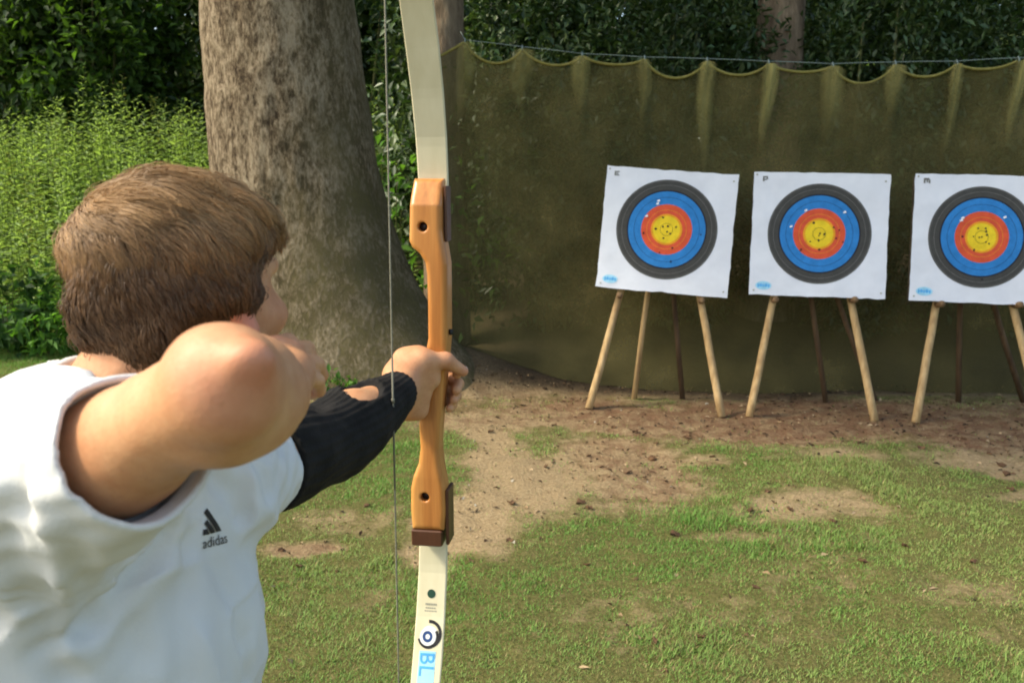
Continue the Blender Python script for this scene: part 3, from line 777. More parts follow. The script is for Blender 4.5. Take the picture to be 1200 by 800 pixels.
# ---------------------------------------------------------------- targets on easels
def target(corners, D, yaw, feet, rears, hooks, label, elabel, seed, cpx):
    rng = np.random.default_rng(seed)
    c0 = np.mean([U(px, py, D) for px, py in corners], axis=0)
    # board axes: leaning back, turned by yaw, rolled as in the photograph
    e_t = (np.array(corners[1]) - np.array(corners[0])); e_b = (np.array(corners[2]) - np.array(corners[3]))
    roll = (math.atan2(e_t[1], e_t[0]) + math.atan2(e_b[1], e_b[0])) / 2 * 0.9
    ry = np.array([math.cos(yaw), -math.sin(yaw), 0]); back = np.array([math.sin(yaw), math.cos(yaw), 0])
    lean = R(11); up = np.array([0, 0, math.cos(lean)]) + back * math.sin(lean)
    n = np.cross(ry, up); n = n if n[1] < 0 else -n            # towards the archer
    a = ry * math.cos(roll) - up * math.sin(roll); b = up * math.cos(roll) + ry * math.sin(roll)
    W = (np.linalg.norm(e_t) + np.linalg.norm(e_b)) / 2 / FPX * D / math.cos(yaw) * 0.985; H = (abs(corners[3][1] - corners[0][1]) + abs(corners[2][1] - corners[1][1])) / 2 / FPX * D * 1.004
    hw, hh = W / 2, H / 2
    tg = empty('archery_target', c0, label, 'target', 'archery targets in front of the net')
    def wave(u, v): return 0.006 * math.sin(3.1 * u + 2 * v + seed) * math.sin(4.3 * v - u + 2 * seed) + 0.004 * (u * u + v * v)
    def P(u, v, o): return c0 + a * u + b * v + n * (o + wave(u, v))
    m = MB(); m.box(c0 - n * 0.035, (a, b, n), (hw - 0.006, hh - 0.006, 0.03), 0.004); m.build('backing_board', M['foam'], tg)
    N = 16; V = []; ed = 0.004
    for i in range(N + 1):
        for j in range(N + 1):
            u = (-1 + 2 * j / N) * hw; v = (-1 + 2 * i / N) * hh
            if i in (0, N): v += ed * rng.normal() * 0.5
            if j in (0, N): u += ed * rng.normal() * 0.5
            V.append(P(u, v, 0.001))
    Fs = [(i * (N + 1) + j, i * (N + 1) + j + 1, (i + 1) * (N + 1) + j + 1, (i + 1) * (N + 1) + j) for i in range(N) for j in range(N)]
    make('paper_sheet', np.array(V), Fs, M['paper'], tg, True)
    cc = U(cpx[0], cpx[1], D) - c0; cu, cv = float(cc @ a), float(cc @ b)
    R0 = cpx[2] / FPX * D
    def ring(name, r0, r1, mat, o=0.0022, parent=tg):
        K = 72; S = 3; V = []; Fs = []
        for s in range(S + 1):
            r = r0 + (r1 - r0) * s / S
            for k in range(K):
                an = 2 * math.pi * k / K; V.append(P(cu + r * math.cos(an), cv + r * math.sin(an), o))
        for s in range(S):
            for k in range(K): Fs.append((s * K + k, (s + 1) * K + k, (s + 1) * K + (k + 1) % K, s * K + (k + 1) % K))
        return make(name, np.array(V), Fs, mat, parent, True)
    bk = ring('black_ring', 0.785 * R0, R0, M['ink_black']); ring('ring_line', 0.885 * R0, 0.892 * R0, M['ink_line'], 0.0030, bk); ring('ring_line', 0.975 * R0, 0.985 * R0, M['ink_line'], 0.0030, bk)
    bl = ring('blue_ring', 0.505 * R0, 0.785 * R0, M['ink_blue']); ring('ring_line', 0.765 * R0, 0.79 * R0, M['ink_dark'], 0.003, bl); ring('ring_line', 0.642 * R0, 0.647 * R0, M['ink_dark'], 0.003, bl)
    rd = ring('red_ring', 0.275 * R0, 0.505 * R0, M['ink_red']); ring('ring_line', 0.388 * R0, 0.394 * R0, M['ink_amber'], 0.003, rd); ring('ring_line', 0.27 * R0, 0.31 * R0, M['ink_amber'], 0.003, rd)
    gd = ring('gold_centre', 0.0005, 0.275 * R0, M['ink_gold']); ring('ring_line', 0.120 * R0, 0.126 * R0, M['ink_dark'], 0.003, gd)
    # arrow holes and torn paper
    for k in range(13):
        r = abs(rng.normal()) * 0.30 * R0; an = rng.random() * 6.28; u, v = cu + r * math.cos(an), cv + r * math.sin(an); q = rng.uniform(0.005, 0.0095)
        pts = [P(u + q * math.cos(2 * math.pi * j / 7) * rng.uniform(0.6, 1.3), v + q * math.sin(2 * math.pi * j / 7) * rng.uniform(0.6, 1.3), 0.0038) for j in range(7)]
        make('arrow_hole', np.array(pts), [tuple(range(7))], M['ink_dark'], tg)
    for k in range(3):
        r = rng.uniform(0.45, 0.62) * R0; an = rng.random() * 3.1; u, v = cu + r * math.cos(an), cv + r * math.sin(an)
        pts = [P(u, v, 0.004), P(u + 0.018, v + 0.006, 0.010), P(u + 0.012, v + 0.020, 0.007), P(u - 0.004, v + 0.010, 0.004)]
        make('torn_paper', np.array(pts), [(0, 1, 2, 3)], M['paper'], tg)
    # printed marks in the corners
    def bars(name, u, v, rects, mat):
        m = MB()
        for (x0, y0, x1, y1) in rects: m.add([P(u + x0, v + y0, 0.003), P(u + x1, v + y0, 0.003), P(u + x1, v + y1, 0.003), P(u + x0, v + y1, 0.003)], [(0, 1, 2, 3)])
        m.build(name, mat, tg)
    gl_ = [[(0, 0, .012, .045), (.012, .033, .05, .045), (.012, .016, .038, .026), (.012, 0, .05, .010)], [(.006, 0, .022, .05), (.022, .036, .052, .05), (.04, .02, .054, .036), (.022, .014, .046, .024)], [(0, 0, .016, .05), (.016, .03, .05, .05), (.026, .008, .04, .03), (.046, 0, .06, .036)]][seed % 3]
    bars('printed_mark', -hw + 0.055, hh - 0.066, [tuple(0.72 * q for q in g) for g in gl_], M['ink_line'])
    m = MB(); ov = [P(-hw + 0.095 + 0.055 * math.cos(2 * math.pi * j / 20), -hh + 0.065 + 0.030 * math.sin(2 * math.pi * j / 20) * 1.0, 0.0028) for j in range(20)]
    m.add(ov, [tuple(range(20))]); m.build('printed_badge', M['pale_blue'], tg)
    bars('badge_mark', -hw + 0.055, -hh + 0.052, [(0, 0, .010, .026), (.016, .004, .03, .026), (.036, 0, .044, .024), (.05, .003, .066, .026), (.072, 0, .082, .022), (.004, .010, .078, .016)], M['blue_print'])
    for (u, v) in ((-hw + .02, hh - .02), (hw - .03, hh - .05), (hw - .03, -hh + .04), (-hw + .03, -hh + .03)):
        m = MB(); p = P(u, v, 0.002); m.tube([p, p + n * 0.004], 0.006, 8); m.build('pin', M['grey_print'], tg)
    # easel
    ez = empty('easel', ((feet[0][0] + feet[1][0]) / 2, (feet[0][1] + feet[1][1]) / 2, 0), elabel, 'easel', 'wooden easels carrying the targets')
    def onback(px, py, off):       # where the view ray meets the plane behind the board
        v = U(px, py, 1) - np.array([0, 0, CAM_H]); o = c0 - n * off
        return np.array([0, 0, CAM_H]) + v * (float((o - np.array([0, 0, CAM_H])) @ n) / float(v @ n))
    tops = []
    for f, h in zip(feet, hooks):
        q = onback(h[0], h[1], 0.09); f = np.array(f); f[2] = float(ground_z(f[0], f[1])) - 0.012
        d = q - f; d /= np.linalg.norm(d); L = np.linalg.norm(q - f) + 0.42
        top = f + d * L; tops.append(top)
        m = MB(); ks = np.linspace(0, 1, 9)
        m.tube([f + d * L * k + rng.normal(size=3) * 0.0009 for k in ks], [0.028 - 0.004 * k for k in ks], 9); m.build('leg', M['pole'], ez, True)
        # peg under the board's lower edge
        vlow = onback(h[0], h[1], 0.0)
        m = MB(); m.tube([q - n * 0.03, q + n * 0.06, q + n * 0.118, q + n * 0.128], [0.02, 0.022, 0.022, 0.012], 9); m.build('peg', M['peg'], ez, True)
    apex = (tops[0] + tops[1]) / 2
    for k, rr in enumerate(rears):
        f = np.array(rr); f[2] = float(ground_z(f[0], f[1])) - 0.012
        t_ = apex + (f - apex) * 0.0 + a * (0.05 if k else -0.05) - n * 0.03
        m = MB(); m.tube([f, (f + t_) / 2 + rng.normal(size=3) * 0.006, t_], [0.021, 0.020, 0.018], 8); m.build('leg', M['pole'] if (k == 0 and seed == 3) else M['old'], ez, True)  # rear legs take a darker wood that carries their shade in its colour
    m = MB(); m.box(apex - n * 0.015, (a, b, n), (np.linalg.norm(tops[1] - tops[0]) / 2 + 0.05, 0.03, 0.012), 0.003); m.build('crossbar', M['old'], ez)
    return tg
LL_ = 'white square archery target with coloured rings, '
def easel_feet(l, r, ra, rb): return [G(*l), G(*r)], [G(*ra), G(*rb)]
f, r_ = easel_feet((690, 479), (846, 487), (743, 467), (800, 463))
target([(712, 195), (862, 204), (853, 350), (698, 335)], 6.07, R(8), f, r_, [(726, 347), (821, 353)], 'white archery target tilted clockwise, leftmost of the three', 'wooden pole easel under the tilted leftmost target', 3, (781, 269, 58.5))
f, r_ = easel_feet((878, 488), (1025, 493), (968, 470), (1026, 470))
target([(884, 202), (1038, 204), (1036, 350), (881, 345)], 5.90, R(8), f, r_, [(906, 352), (997, 352)], 'white archery target in the middle of the three', 'wooden pole easel under the middle target', 4, (960, 274, 58.8))
f, r_ = easel_feet((1073, 494), (1222, 500), (1123, 472), (1200, 472))
target([(1072, 204), (1226, 207), (1226, 358), (1073, 352)], 5.78, R(8), f, r_, [(1097, 357), (1187, 358)], 'white archery target cut off by the right edge of the photo', 'wooden pole easel under the rightmost target', 5, (1150, 278, 59.5))

# ---------------------------------------------------------------- signed-distance modelling
def sd_cone(P, a, b, ra, rb):
    a = np.asarray(a, np.float32); b = np.asarray(b, np.float32); d = b - a
    t = np.clip(((P - a) @ d) / float(d @ d), 0, 1)
    return np.linalg.norm(P - a - t[:, None] * d, axis=1) - (ra + (rb - ra) * t)
def sd_ell(P, c, r, Rm=None):
    q = P - np.asarray(c, np.float32)
    if Rm is not None: q = q @ np.asarray(Rm, np.float32).T      # rows of Rm = local axes
    r = np.asarray(r, np.float32)
    k0 = np.linalg.norm(q / r, axis=1); k1 = np.linalg.norm(q / (r * r), axis=1) + 1e-6
    return k0 * (k0 - 1) / k1
def smin(a, b, k):
    h = np.maximum(k - np.abs(a - b), 0) / k
    return np.minimum(a, b) - h * h * k * 0.25
def smax(a, b, k): return -smin(-a, -b, k)
def sd_chain(P, pts, rad, k=0.01):
    d = None
    for i in range(len(pts) - 1):
        e = sd_cone(P, pts[i], pts[i + 1], rad[i], rad[i + 1]); d = e if d is None else smin(d, e, k)
    return d

def sdf_mesh(fn, lo, hi, h, slack=1.7):
    lo = np.array(lo, float); B = 6
    nb = np.ceil((np.array(hi) - lo) / (h * B)).astype(int)
    I = np.stack(np.meshgrid(*[np.arange(k) for k in nb], indexing='ij'), -1).reshape(-1, 3)
    dc = fn((lo + (I + 0.5) * B * h).astype(np.float32))
    A = np.empty(tuple(nb * B), np.float32)
    A6 = A.reshape(nb[0], B, nb[1], B, nb[2], B)
    A6[:] = np.where(dc < 0, -1.0, 1.0).reshape(nb)[:, None, :, None, :, None]
    act = I[np.abs(dc) < B * h * 0.87 * slack + h]
    off = np.stack(np.meshgrid(*[np.arange(B)] * 3, indexing='ij'), -1).reshape(-1, 3)
    for s in range(0, len(act), 4000):
        bl = act[s:s + 4000]
        gi = (bl[:, None, :] * B + off[None]).reshape(-1, 3)
        A[gi[:, 0], gi[:, 1], gi[:, 2]] = fn((lo + gi * h).astype(np.float32))
    S = A < 0
    nx, ny, nz = A.shape
    cnt = np.zeros((nx - 1, ny - 1, nz - 1), np.uint8)
    corners = [(i, j, k) for i in (0, 1) for j in (0, 1) for k in (0, 1)]
    for i, j, k in corners: cnt += S[i:nx - 1 + i, j:ny - 1 + j, k:nz - 1 + k]
    cell = np.argwhere((cnt > 0) & (cnt < 8))
    vid = np.full(cnt.shape, -1, np.int32); vid[cell[:, 0], cell[:, 1], cell[:, 2]] = np.arange(len(cell))
    acc = np.zeros((len(cell), 3)); w = np.zeros(len(cell))
    val = {c: A[cell[:, 0] + c[0], cell[:, 1] + c[1], cell[:, 2] + c[2]] for c in corners}
    for c in corners:
        for ax in range(3):
            if c[ax] == 0:
                e = list(c); e[ax] = 1; e = tuple(e); a, b = val[c], val[e]
                cr = (a < 0) != (b < 0); t = np.where(cr, a / np.where(cr, a - b, 1), 0)
                p = np.tile(np.array(c, float), (len(cell), 1)); p[:, ax] += t
                acc += p * cr[:, None]; w += cr
    V = lo + (cell + acc / w[:, None]) * h
    Fs = []
    for ax in range(3):
        o1, o2 = [(1, 2), (2, 0), (0, 1)][ax]
        s0 = [slice(0, None)] * 3; s1 = [slice(0, None)] * 3
        s0[ax] = slice(0, -1); s1[ax] = slice(1, None)
        e = np.argwhere(S[tuple(s0)] != S[tuple(s1)])
        e = e[(e[:, o1] > 0) & (e[:, o2] > 0) & (e[:, o1] < A.shape[o1] - 1) & (e[:, o2] < A.shape[o2] - 1)]
        flip = S[e[:, 0], e[:, 1], e[:, 2]]
        def vv(d1, d2):
            q = e.copy(); q[:, o1] -= d1; q[:, o2] -= d2; return vid[q[:, 0], q[:, 1], q[:, 2]]
        a, b, c, d = vv(1, 1), vv(0, 1), vv(0, 0), vv(1, 0)
        Q = np.stack([a, b, c, d], -1); Q[~flip] = Q[~flip][:, ::-1]
        Fs.append(Q)
    Fs = np.concatenate(Fs); Fs = Fs[(Fs >= 0).all(1)]
    return V, Fs

def relax(V, F, it=1):
    """light smoothing of the grid steps"""
    for _ in range(it):
        acc = np.zeros_like(V); w = np.zeros(len(V))
        for k in range(4):
            a, b = F[:, k], F[:, (k + 1) % 4]
            np.add.at(acc, a, V[b]); np.add.at(acc, b, V[a]); np.add.at(w, a, 1); np.add.at(w, b, 1)
        V = 0.5 * V + 0.5 * acc / np.maximum(w, 1)[:, None]
    return V

class Boxed:
    """evaluate a shape only near its bounding box"""
    def __init__(s, fn, pts, pad): p = np.array(pts); s.fn = fn; s.lo = p.min(0) - pad; s.hi = p.max(0) + pad; s.pad = pad
    def __call__(s, P):
        q = np.maximum(np.maximum(s.lo - P, P - s.hi), 0); d = np.linalg.norm(q, axis=1).astype(np.float32) + s.pad * 0.5
        k = (d <= s.pad * 0.5 + 1e-9)
        if k.any(): d[k] = s.fn(P[k])
        return d

# ---------------------------------------------------------------- the bow
AZ = R(8.0)
BA = np.array([math.sin(AZ), math.cos(AZ), 0.0])      # towards the target
BR = np.array([math.cos(AZ), -math.sin(AZ), 0.0])     # to the archer's right
BO = np.array([U(501, 430, 1.38)[0], 1.36, 0.0])      # the bow's upright axis on the archer's side
BX = lambda u, w, z: BO + BR * u + BA * w + np.array([0, 0, z])
K_ = 0.00137
def upx(px, z):     # width coordinate of a photo pixel on the riser's near face
    return ((px - 600) / FPX * (1.36 * CP + (CAM_H - z) * SP) - BO[0]) / BR[0]
ZR = lambda py: zat(py, 1.36)
outline = [(480, 209), (479, 225), (478, 283), (482, 291), (491, 298), (497, 308), (499, 322), (500, 360), (500, 398), (496, 418), (493, 448), (491, 478), (489, 500), (491, 528), (489, 545), (483, 560), (480, 574), (480, 600), (482, 622),
           (520, 622), (522, 600), (521, 574), (518, 560), (515, 545), (513, 528), (514, 500), (516, 478), (518, 448), (521, 418), (523, 398), (523, 360), (523, 310), (520, 290), (517, 270), (517, 225), (517, 209)]
poly = np.array([(upx(px, ZR(py)), ZR(py)) for px, py in outline], np.float32)
def sd_poly(q, v):
    d = np.sum((q - v[0]) ** 2, 1); s = np.ones(len(q))
    j = len(v) - 1
    for i in range(len(v)):
        e = v[j] - v[i]; w = q - v[i]
        b = w - e * np.clip((w @ e) / float(e @ e), 0, 1)[:, None]; d = np.minimum(d, np.sum(b * b, 1))
        c1 = q[:, 1] >= v[i][1]; c2 = q[:, 1] < v[j][1]; c3 = e[0] * w[:, 1] > e[1] * w[:, 0]
        s = np.where((c1 & c2 & c3) | (~c1 & ~c2 & ~c3), -s, s); j = i
    return s * np.sqrt(d)
z_top, z_bot = ZR(209), ZR(622)
dep_z = np.array([z_bot, ZR(560), ZR(500), ZR(450), ZR(400), ZR(300), ZR(240), z_top])
dep_0 = np.array([0.0, 0.0, 0.004, 0.008, 0.004, 0.0, 0.0, 0.022])
dep_1 = np.array([0.040, 0.046, 0.054, 0.058, 0.056, 0.050, 0.044, 0.040])
def riser_sdf(P):
    q = P - BO.astype(np.float32); u = q @ BR.astype(np.float32); w = q @ BA.astype(np.float32); z = q[:, 2]
    d2 = sd_poly(np.stack([u, z], 1), poly)
    w0 = np.interp(z, dep_z, dep_0); w1 = np.interp(z, dep_z, dep_1)
    d = smax(d2, np.maximum(w0 - w, w - w1), 0.010)
    for (px, py) in ((495, 266), (497.5, 583)):
        hu, hz = upx(px, ZR(py)), ZR(py); d = smax(d, 0.0075 - np.sqrt((u - hu) ** 2 + (z - hz) ** 2), 0.002)
    return d
bow = empty('recurve_bow', BX(0, 0, ZR(450)), 'wooden recurve bow with cream limbs held upright by the archer', 'bow')
c = [BX(u, w, z) for u in (-0.05, 0.05) for w in (-0.02, 0.08) for z in (z_bot - 0.02, z_top + 0.02)]
V, Fq = sdf_mesh(riser_sdf, np.min(c, 0), np.max(c, 0), 0.0016)
riser = make('riser', relax(V, Fq, 1), Fq, M['wood'], bow, True)
for (px, py) in ((495, 266), (497.5, 583)):
    hu, hz = upx(px, ZR(py)), ZR(py); m = MB(); m.tube([BX(hu, 0.012, hz), BX(hu, 0.036, hz)], 0.0085, 14); m.build('limb_bolt', M['bolt'], riser, True)
uc = (upx(480, ZR(630)) + upx(520, ZR(630))) / 2
m = MB(); m.box(BX(uc, 0.0215, (ZR(621.5) + ZR(640)) / 2), (BR, BA, (0, 0, 1)), (0.0265, 0.023, abs(ZR(621.5) - ZR(640)) / 2), 0.002); m.build('end_cap', M['darkwood'], riser)
m = MB(); m.box(BX(upx(523.2, ZR(600)), 0.027, (ZR(575) + ZR(639)) / 2), (BR, BA, (0, 0, 1)), (0.0028, 0.021, abs(ZR(575) - ZR(639)) / 2), 0.001); m.build('side_plate', M['darkwood'], riser)
m = MB(); m.box(BX(upx(520.0, ZR(250)), 0.030, (ZR(218) + ZR(284)) / 2), (BR, BA, (0, 0, 1)), (0.0022, 0.016, abs(ZR(218) - ZR(284)) / 2), 0.001); m.build('side_plate', M['darkwood'], riser)  # dark strip standing for the shade on the riser's right side
m = MB(); m.tube([BX(upx(524, ZR(388)), 0.02, ZR(391)), BX(upx(527, ZR(388)), 0.022, ZR(391))], 0.005, 10); m.build('arrow_plunger', M['dark'], riser, True)
# limbs: (height from the riser's end, forward offset, half width)
prof = [(-0.05, 0.0465, 0.0235), (0.0, 0.044, 0.0245), (0.06, 0.035, 0.0250), (0.13, 0.014, 0.0255), (0.20, -0.016, 0.0258), (0.27, -0.054, 0.0250), (0.34, -0.098, 0.0225), (0.41, -0.145, 0.019), (0.47, -0.185, 0.0145), (0.515, -0.203, 0.011), (0.545, -0.198, 0.009), (0.565, -0.185, 0.008)]
def limb_point(t, u, sgn, z_end, uu, front):
    hs = np.array([p[0] for p in prof]); w = np.interp(t, hs, [p[1] for p in prof]); hw = np.interp(t, hs, [p[2] for p in prof])
    return BX(uu + u * hw, w + front, z_end + sgn * t)
def make_limb(sgn, z_end, uu, mat):
    ts = np.linspace(prof[0][0], prof[-1][0], 44); V = []
    for t_ in ts:
        th = 0.0065 if t_ < 0.4 else 0.006
        for (u, fr) in ((-1, 0.001), (-0.93, 0), (0.93, 0), (1, 0.001), (1, th), (-1, th)): V.append(limb_point(t_, u, sgn, z_end, uu, fr))
    Fs = [(i * 6 + k, i * 6 + (k + 1) % 6, (i + 1) * 6 + (k + 1) % 6, (i + 1) * 6 + k) for i in range(len(ts) - 1) for k in range(6)] + [tuple(range(5, -1, -1)), tuple((len(ts) - 1) * 6 + k for k in range(6))]
    return make('limb', np.array(V), Fs, mat, bow)
u_up = (upx(480, z_top) + upx(518, z_top)) / 2 + 0.0010; u_lo = (upx(482, ZR(640)) + upx(520, ZR(640))) / 2 - 0.0005
limb_up = make_limb(1, z_top, u_up, M['limb']); limb_lo = make_limb(-1, ZR(640), u_lo, M['limb'])
# string at rest, looped over both tips
st = MB(); wS = -0.171
tip_u = limb_point(0.548, 0, 1, z_top, u_up, -0.004); tip_l = limb_point(0.548, 0, -1, ZR(640), u_lo, -0.004)
con_u = limb_point(0.50, 0, 1, z_top, u_up, -0.004); con_l = limb_point(0.50, 0, -1, ZR(640), u_lo, -0.004)
st.tube([tip_u, con_u, con_u * 0.5 + con_l * 0.5, con_l, tip_l], 0.0012, 6); string = st.build('string', M['string'], bow, True)
zc = ZR(455); f_ = lambda z: con_l + (con_u - con_l) * (z - con_l[2]) / (con_u[2] - con_l[2])
m = MB(); m.tube([f_(zc - 0.10), f_(zc + 0.09)], 0.0015, 8); m.build('serving', M['serve'], string, True)
m = MB(); m.tube([f_(zc + 0.028), f_(zc + 0.034)], 0.0026, 8); m.build('nocking_point', M['serve'], string, True)
# prints on the lower limb
def lower_t(py):       # how far down the lower limb a photo row lies
    ts = np.linspace(0, 0.4, 400); best = None
    for t_ in ts:
        p = limb_point(t_, 0, -1, ZR(640), u_lo, 0); d = p[1] * CP + (CAM_H - p[2]) * SP; yc = p[1] * SP + (p[2] - CAM_H) * CP
        e = abs(400 - yc / d * FPX - py)
        if best is None or e < best[0]: best = (e, t_)
    return best[1]
def on_limb(t_, du, lift): 
    hw = np.interp(t_, [p[0] for p in prof], [p[2] for p in prof]); return limb_point(t_, du / hw, -1, ZR(640), u_lo, -lift)
def limb_disc(name, py, du, r, mat, lift, r_in=0.0, a0=0, a1=2 * math.pi, sq=1.0):
    tc = lower_t(py); K = 36; V = []; Fs = []
    for k in range(K + 1):
        an = a0 + (a1 - a0) * k / K
        for rr in (r_in, r): V.append(on_limb(tc - rr * sq * math.sin(an), du + rr * math.cos(an), lift))
    Fs = [(2 * k, 2 * k + 1, 2 * k + 3, 2 * k + 2) for k in range(K)]
    make(name, np.array(V), Fs, mat, limb_lo)
limb_disc('round_mark', 695, 0.000, 0.0072, M['green_print'], 0.0006)
for j, (py, w_) in enumerate(((707, 0.0095), (711.5, 0.009), (715, 0.0105))):
    m = MB(); tc = lower_t(py); x = -w_
    while x < w_:
        s = random.uniform(0.0016, 0.003); hgt = 0.0016 if j == 0 else 0.0010
        m.add([on_limb(tc - hgt, x, .0006), on_limb(tc - hgt, x + s, .0006), on_limb(tc + hgt, x + s, .0006), on_limb(tc + hgt, x, .0006)], [(0, 1, 2, 3)]); x += s + 0.001
    m.build('small_print', M['grey_print'], limb_lo)
limb_disc('emblem', 742, 0.001, 0.0215, M['print'], 0.0006, 0.0165, -1.9, 1.7)
limb_disc('emblem', 744, 0.001, 0.0155, M['white_print'], 0.0006)
limb_disc('emblem', 745, -0.001, 0.0185, M['print'], 0.0008, 0.0140, -2.9, 0.6)
limb_disc('emblem', 745, -0.002, 0.0140, M['white_print'], 0.0010)
limb_disc('emblem', 745, -0.002, 0.0088, M['navy_print'], 0.0012, 0.0040)
def text_mesh(s, size):
    cu = bpy.data.curves.new('t', 'FONT'); cu.body = s; cu.size = size; cu.resolution_u = 3; cu.align_x = 'LEFT'
    o = bpy.data.objects.new('t', cu); COL.objects.link(o); bpy.context.view_layer.update()
    me = o.to_mesh(); V = np.array([v.co[:] for v in me.vertices]); Fs = [tuple(p.vertices) for p in me.polygons]
    o.to_mesh_clear(); bpy.data.objects.remove(o); bpy.data.curves.remove(cu); return V, Fs
t0 = lower_t(763); V = []; Fs = []
TV, TF = text_mesh('BL', 0.034)
tv0 = TV.min(0); tv1 = TV.max(0)
V = [on_limb(t0 + 0.002 + (v[0] - tv0[0]) * 1.0, 0.0125 - (tv1[1] - v[1]) / (tv1[1] - tv0[1]) * 0.025 + 0.0, 0.0012) for v in TV]
make('lettering', np.array(V), TF, M['blue_print'], limb_lo)
m = MB(); tt = np.linspace(t0 - 0.001, t0 + 0.05, 8)
for k in range(7): m.add([on_limb(tt[k], -.0145, .0005), on_limb(tt[k], .0145, .0005), on_limb(tt[k + 1], .0145, .0005), on_limb(tt[k + 1], -.0145, .0005)], [(0, 1, 2, 3)])
m.build('print_panel', M['pale_blue'], limb_lo)

# ---------------------------------------------------------------- the archer
SR = U(48, 580, 0.635); ER = U(262, 456, 0.455); WR = U(324, 462, 0.69)
SL = U(268, 556, 0.90); EL = U(388, 512, 1.125); WL = U(463, 462, 1.305)
SHM = (SR + SL) / 2
sdir = SL - SR; sdir[2] = 0; sdir /= np.linalg.norm(sdir)
ndir = np.array([sdir[1], -sdir[0], 0.0])                 # chest direction
HC = U(212, 340, 0.80)                                    # between the ears
FA = R(24); HP = R(-3)
hf = np.array([math.sin(FA), math.cos(FA), 0]); hr = np.array([math.cos(FA), -math.sin(FA), 0]); hu_ = np.array([0, 0, 1.0])
hf2 = hf * math.cos(HP) + hu_ * math.sin(HP); hu2 = np.cross(hr, hf2)
HR_ = np.stack([hf2, hr, hu2])                            # rows: forward, right, up
def Hd(f, r, u): return HC + hf2 * f + hr * r + hu2 * u
NB = np.array([-0.360, 0.765, SHM[2] + 0.030])            # base of the neck

tz = np.array([0.70, 0.80, 0.90, 1.00, 1.10, 1.20, 1.29, 1.35, 1.39, 1.43])
tw = np.array([0.160, 0.168, 0.155, 0.143, 0.143, 0.148, 0.150, 0.145, 0.115, 0.06])
tdp = np.array([0.095, 0.108, 0.100, 0.098, 0.102, 0.108, 0.105, 0.088, 0.068, 0.05])
TC = np.array([SHM[0] - 0.070, SHM[1] + 0.005])
def torso_sdf(P, grow=0.0, tdx=None):
    z = P[:, 2]; q = P[:, :2] - TC.astype(np.float32)
    s = q @ sdir[:2].astype(np.float32); n = q @ ndir[:2].astype(np.float32)
    w = np.interp(z, tz, tw) + grow; d = np.interp(z, tz, tdp) + grow
    k = np.sqrt((s / w) ** 2 + (n / d) ** 2)
    return np.maximum((k - 1) * np.minimum(w, d), np.maximum(z - 1.425 - grow, 0.70 - z))

def arm_r(P):
    m1 = SR + (ER - SR) * 0.45
    d = sd_chain(P, [SR, m1, ER], [0.044, 0.0375, 0.0285], 0.015)
    # point of the elbow, the two bone edges and the forearm
    d = smin(d, sd_ell(P, U(292, 424, 0.432), (0.014, 0.013, 0.012)), 0.013)
    d = smin(d, sd_ell(P, U(256, 415, 0.455), (0.017, 0.018, 0.012)), 0.022)
    d = smin(d, sd_chain(P, [ER, ER + (WR - ER) * 0.30, ER + (WR - ER) * 0.65, WR], [0.029, 0.0335, 0.030, 0.0235], 0.015), 0.014)
    d = smin(d, sd_ell(P, ER + (WR - ER) * 0.25 + np.array([0.000, 0, -0.014]), (0.026, 0.06, 0.026)), 0.015)
    d = smin(d, sd_chain(P, [U(294, 434, 0.448), ER + (WR - ER) * 0.5 + np.array([0.012, 0, 0.008]), WR + np.array([0.004, 0, 0.004])], [0.009, 0.011, 0.013], 0.01), 0.014)
    # bicep and tricep
    d = smin(d, sd_ell(P, SR + (ER - SR) * 0.55 + np.array([0.004, 0.006, -0.003]), (0.034, 0.034, 0.030)), 0.02)
    d = smin(d, sd_ell(P, SR + (ER - SR) * 0.42 + np.array([-0.002, -0.006, 0.004]), (0.044, 0.034, 0.032)), 0.02)
    d = smax(d, -sd_ell(P, U(312, 452, 0.410), (0.012, 0.012, 0.009)), 0.016)
    return d - 0.0006 * vnoise(P, 60, 4)
# right hand, just released, beside the jaw
KN = [U(322, 405, 0.750), U(341, 411, 0.756), U(352, 426, 0.756), U(355, 443, 0.750)]
F1 = [U(338, 400, 0.785), U(359, 409, 0.790), U(371, 427, 0.788), U(372, 446, 0.778)]
F2 = [U(344, 411, 0.810), U(364, 422, 0.815), U(376, 440, 0.810), U(374, 457, 0.797)]
F3 = [U(333, 418, 0.820), U(352, 431, 0.826), U(363, 448, 0.820), U(362, 462, 0.806)]
def hand_r(P):
    d = sd_chain(P, [WR, (KN[1] + KN[2]) / 2 + (WR - KN[1]) * 0.40], [0.0235, 0.022], 0.01)
    for k in range(4):
        r = (0.0080, 0.0082, 0.0078, 0.0070)[k]
        d = smin(d, sd_cone(P, WR, KN[k], 0.014, r + 0.0012), 0.010)
        d = smin(d, sd_chain(P, [KN[k], F1[k], F2[k], F3[k]], [r + 0.0014, r, r * 0.95, r * 0.8], 0.002), 0.0025)
    d = smin(d, sd_chain(P, [WR + np.array([-0.012, 0.01, 0.006]), U(322, 436, 0.755), U(318, 428, 0.79), U(322, 420, 0.81)], [0.017, 0.013, 0.0105, 0.0085], 0.008), 0.012)
    return d
def arm_l(P):
    d = sd_chain(P, [SL, SL + (EL - SL) * 0.5, EL], [0.056, 0.046, 0.039], 0.02)
    d = smin(d, sd_chain(P, [EL, EL + (WL - EL) * 0.3, WL], [0.039, 0.0425, 0.0265], 0.02), 0.02)
    return d
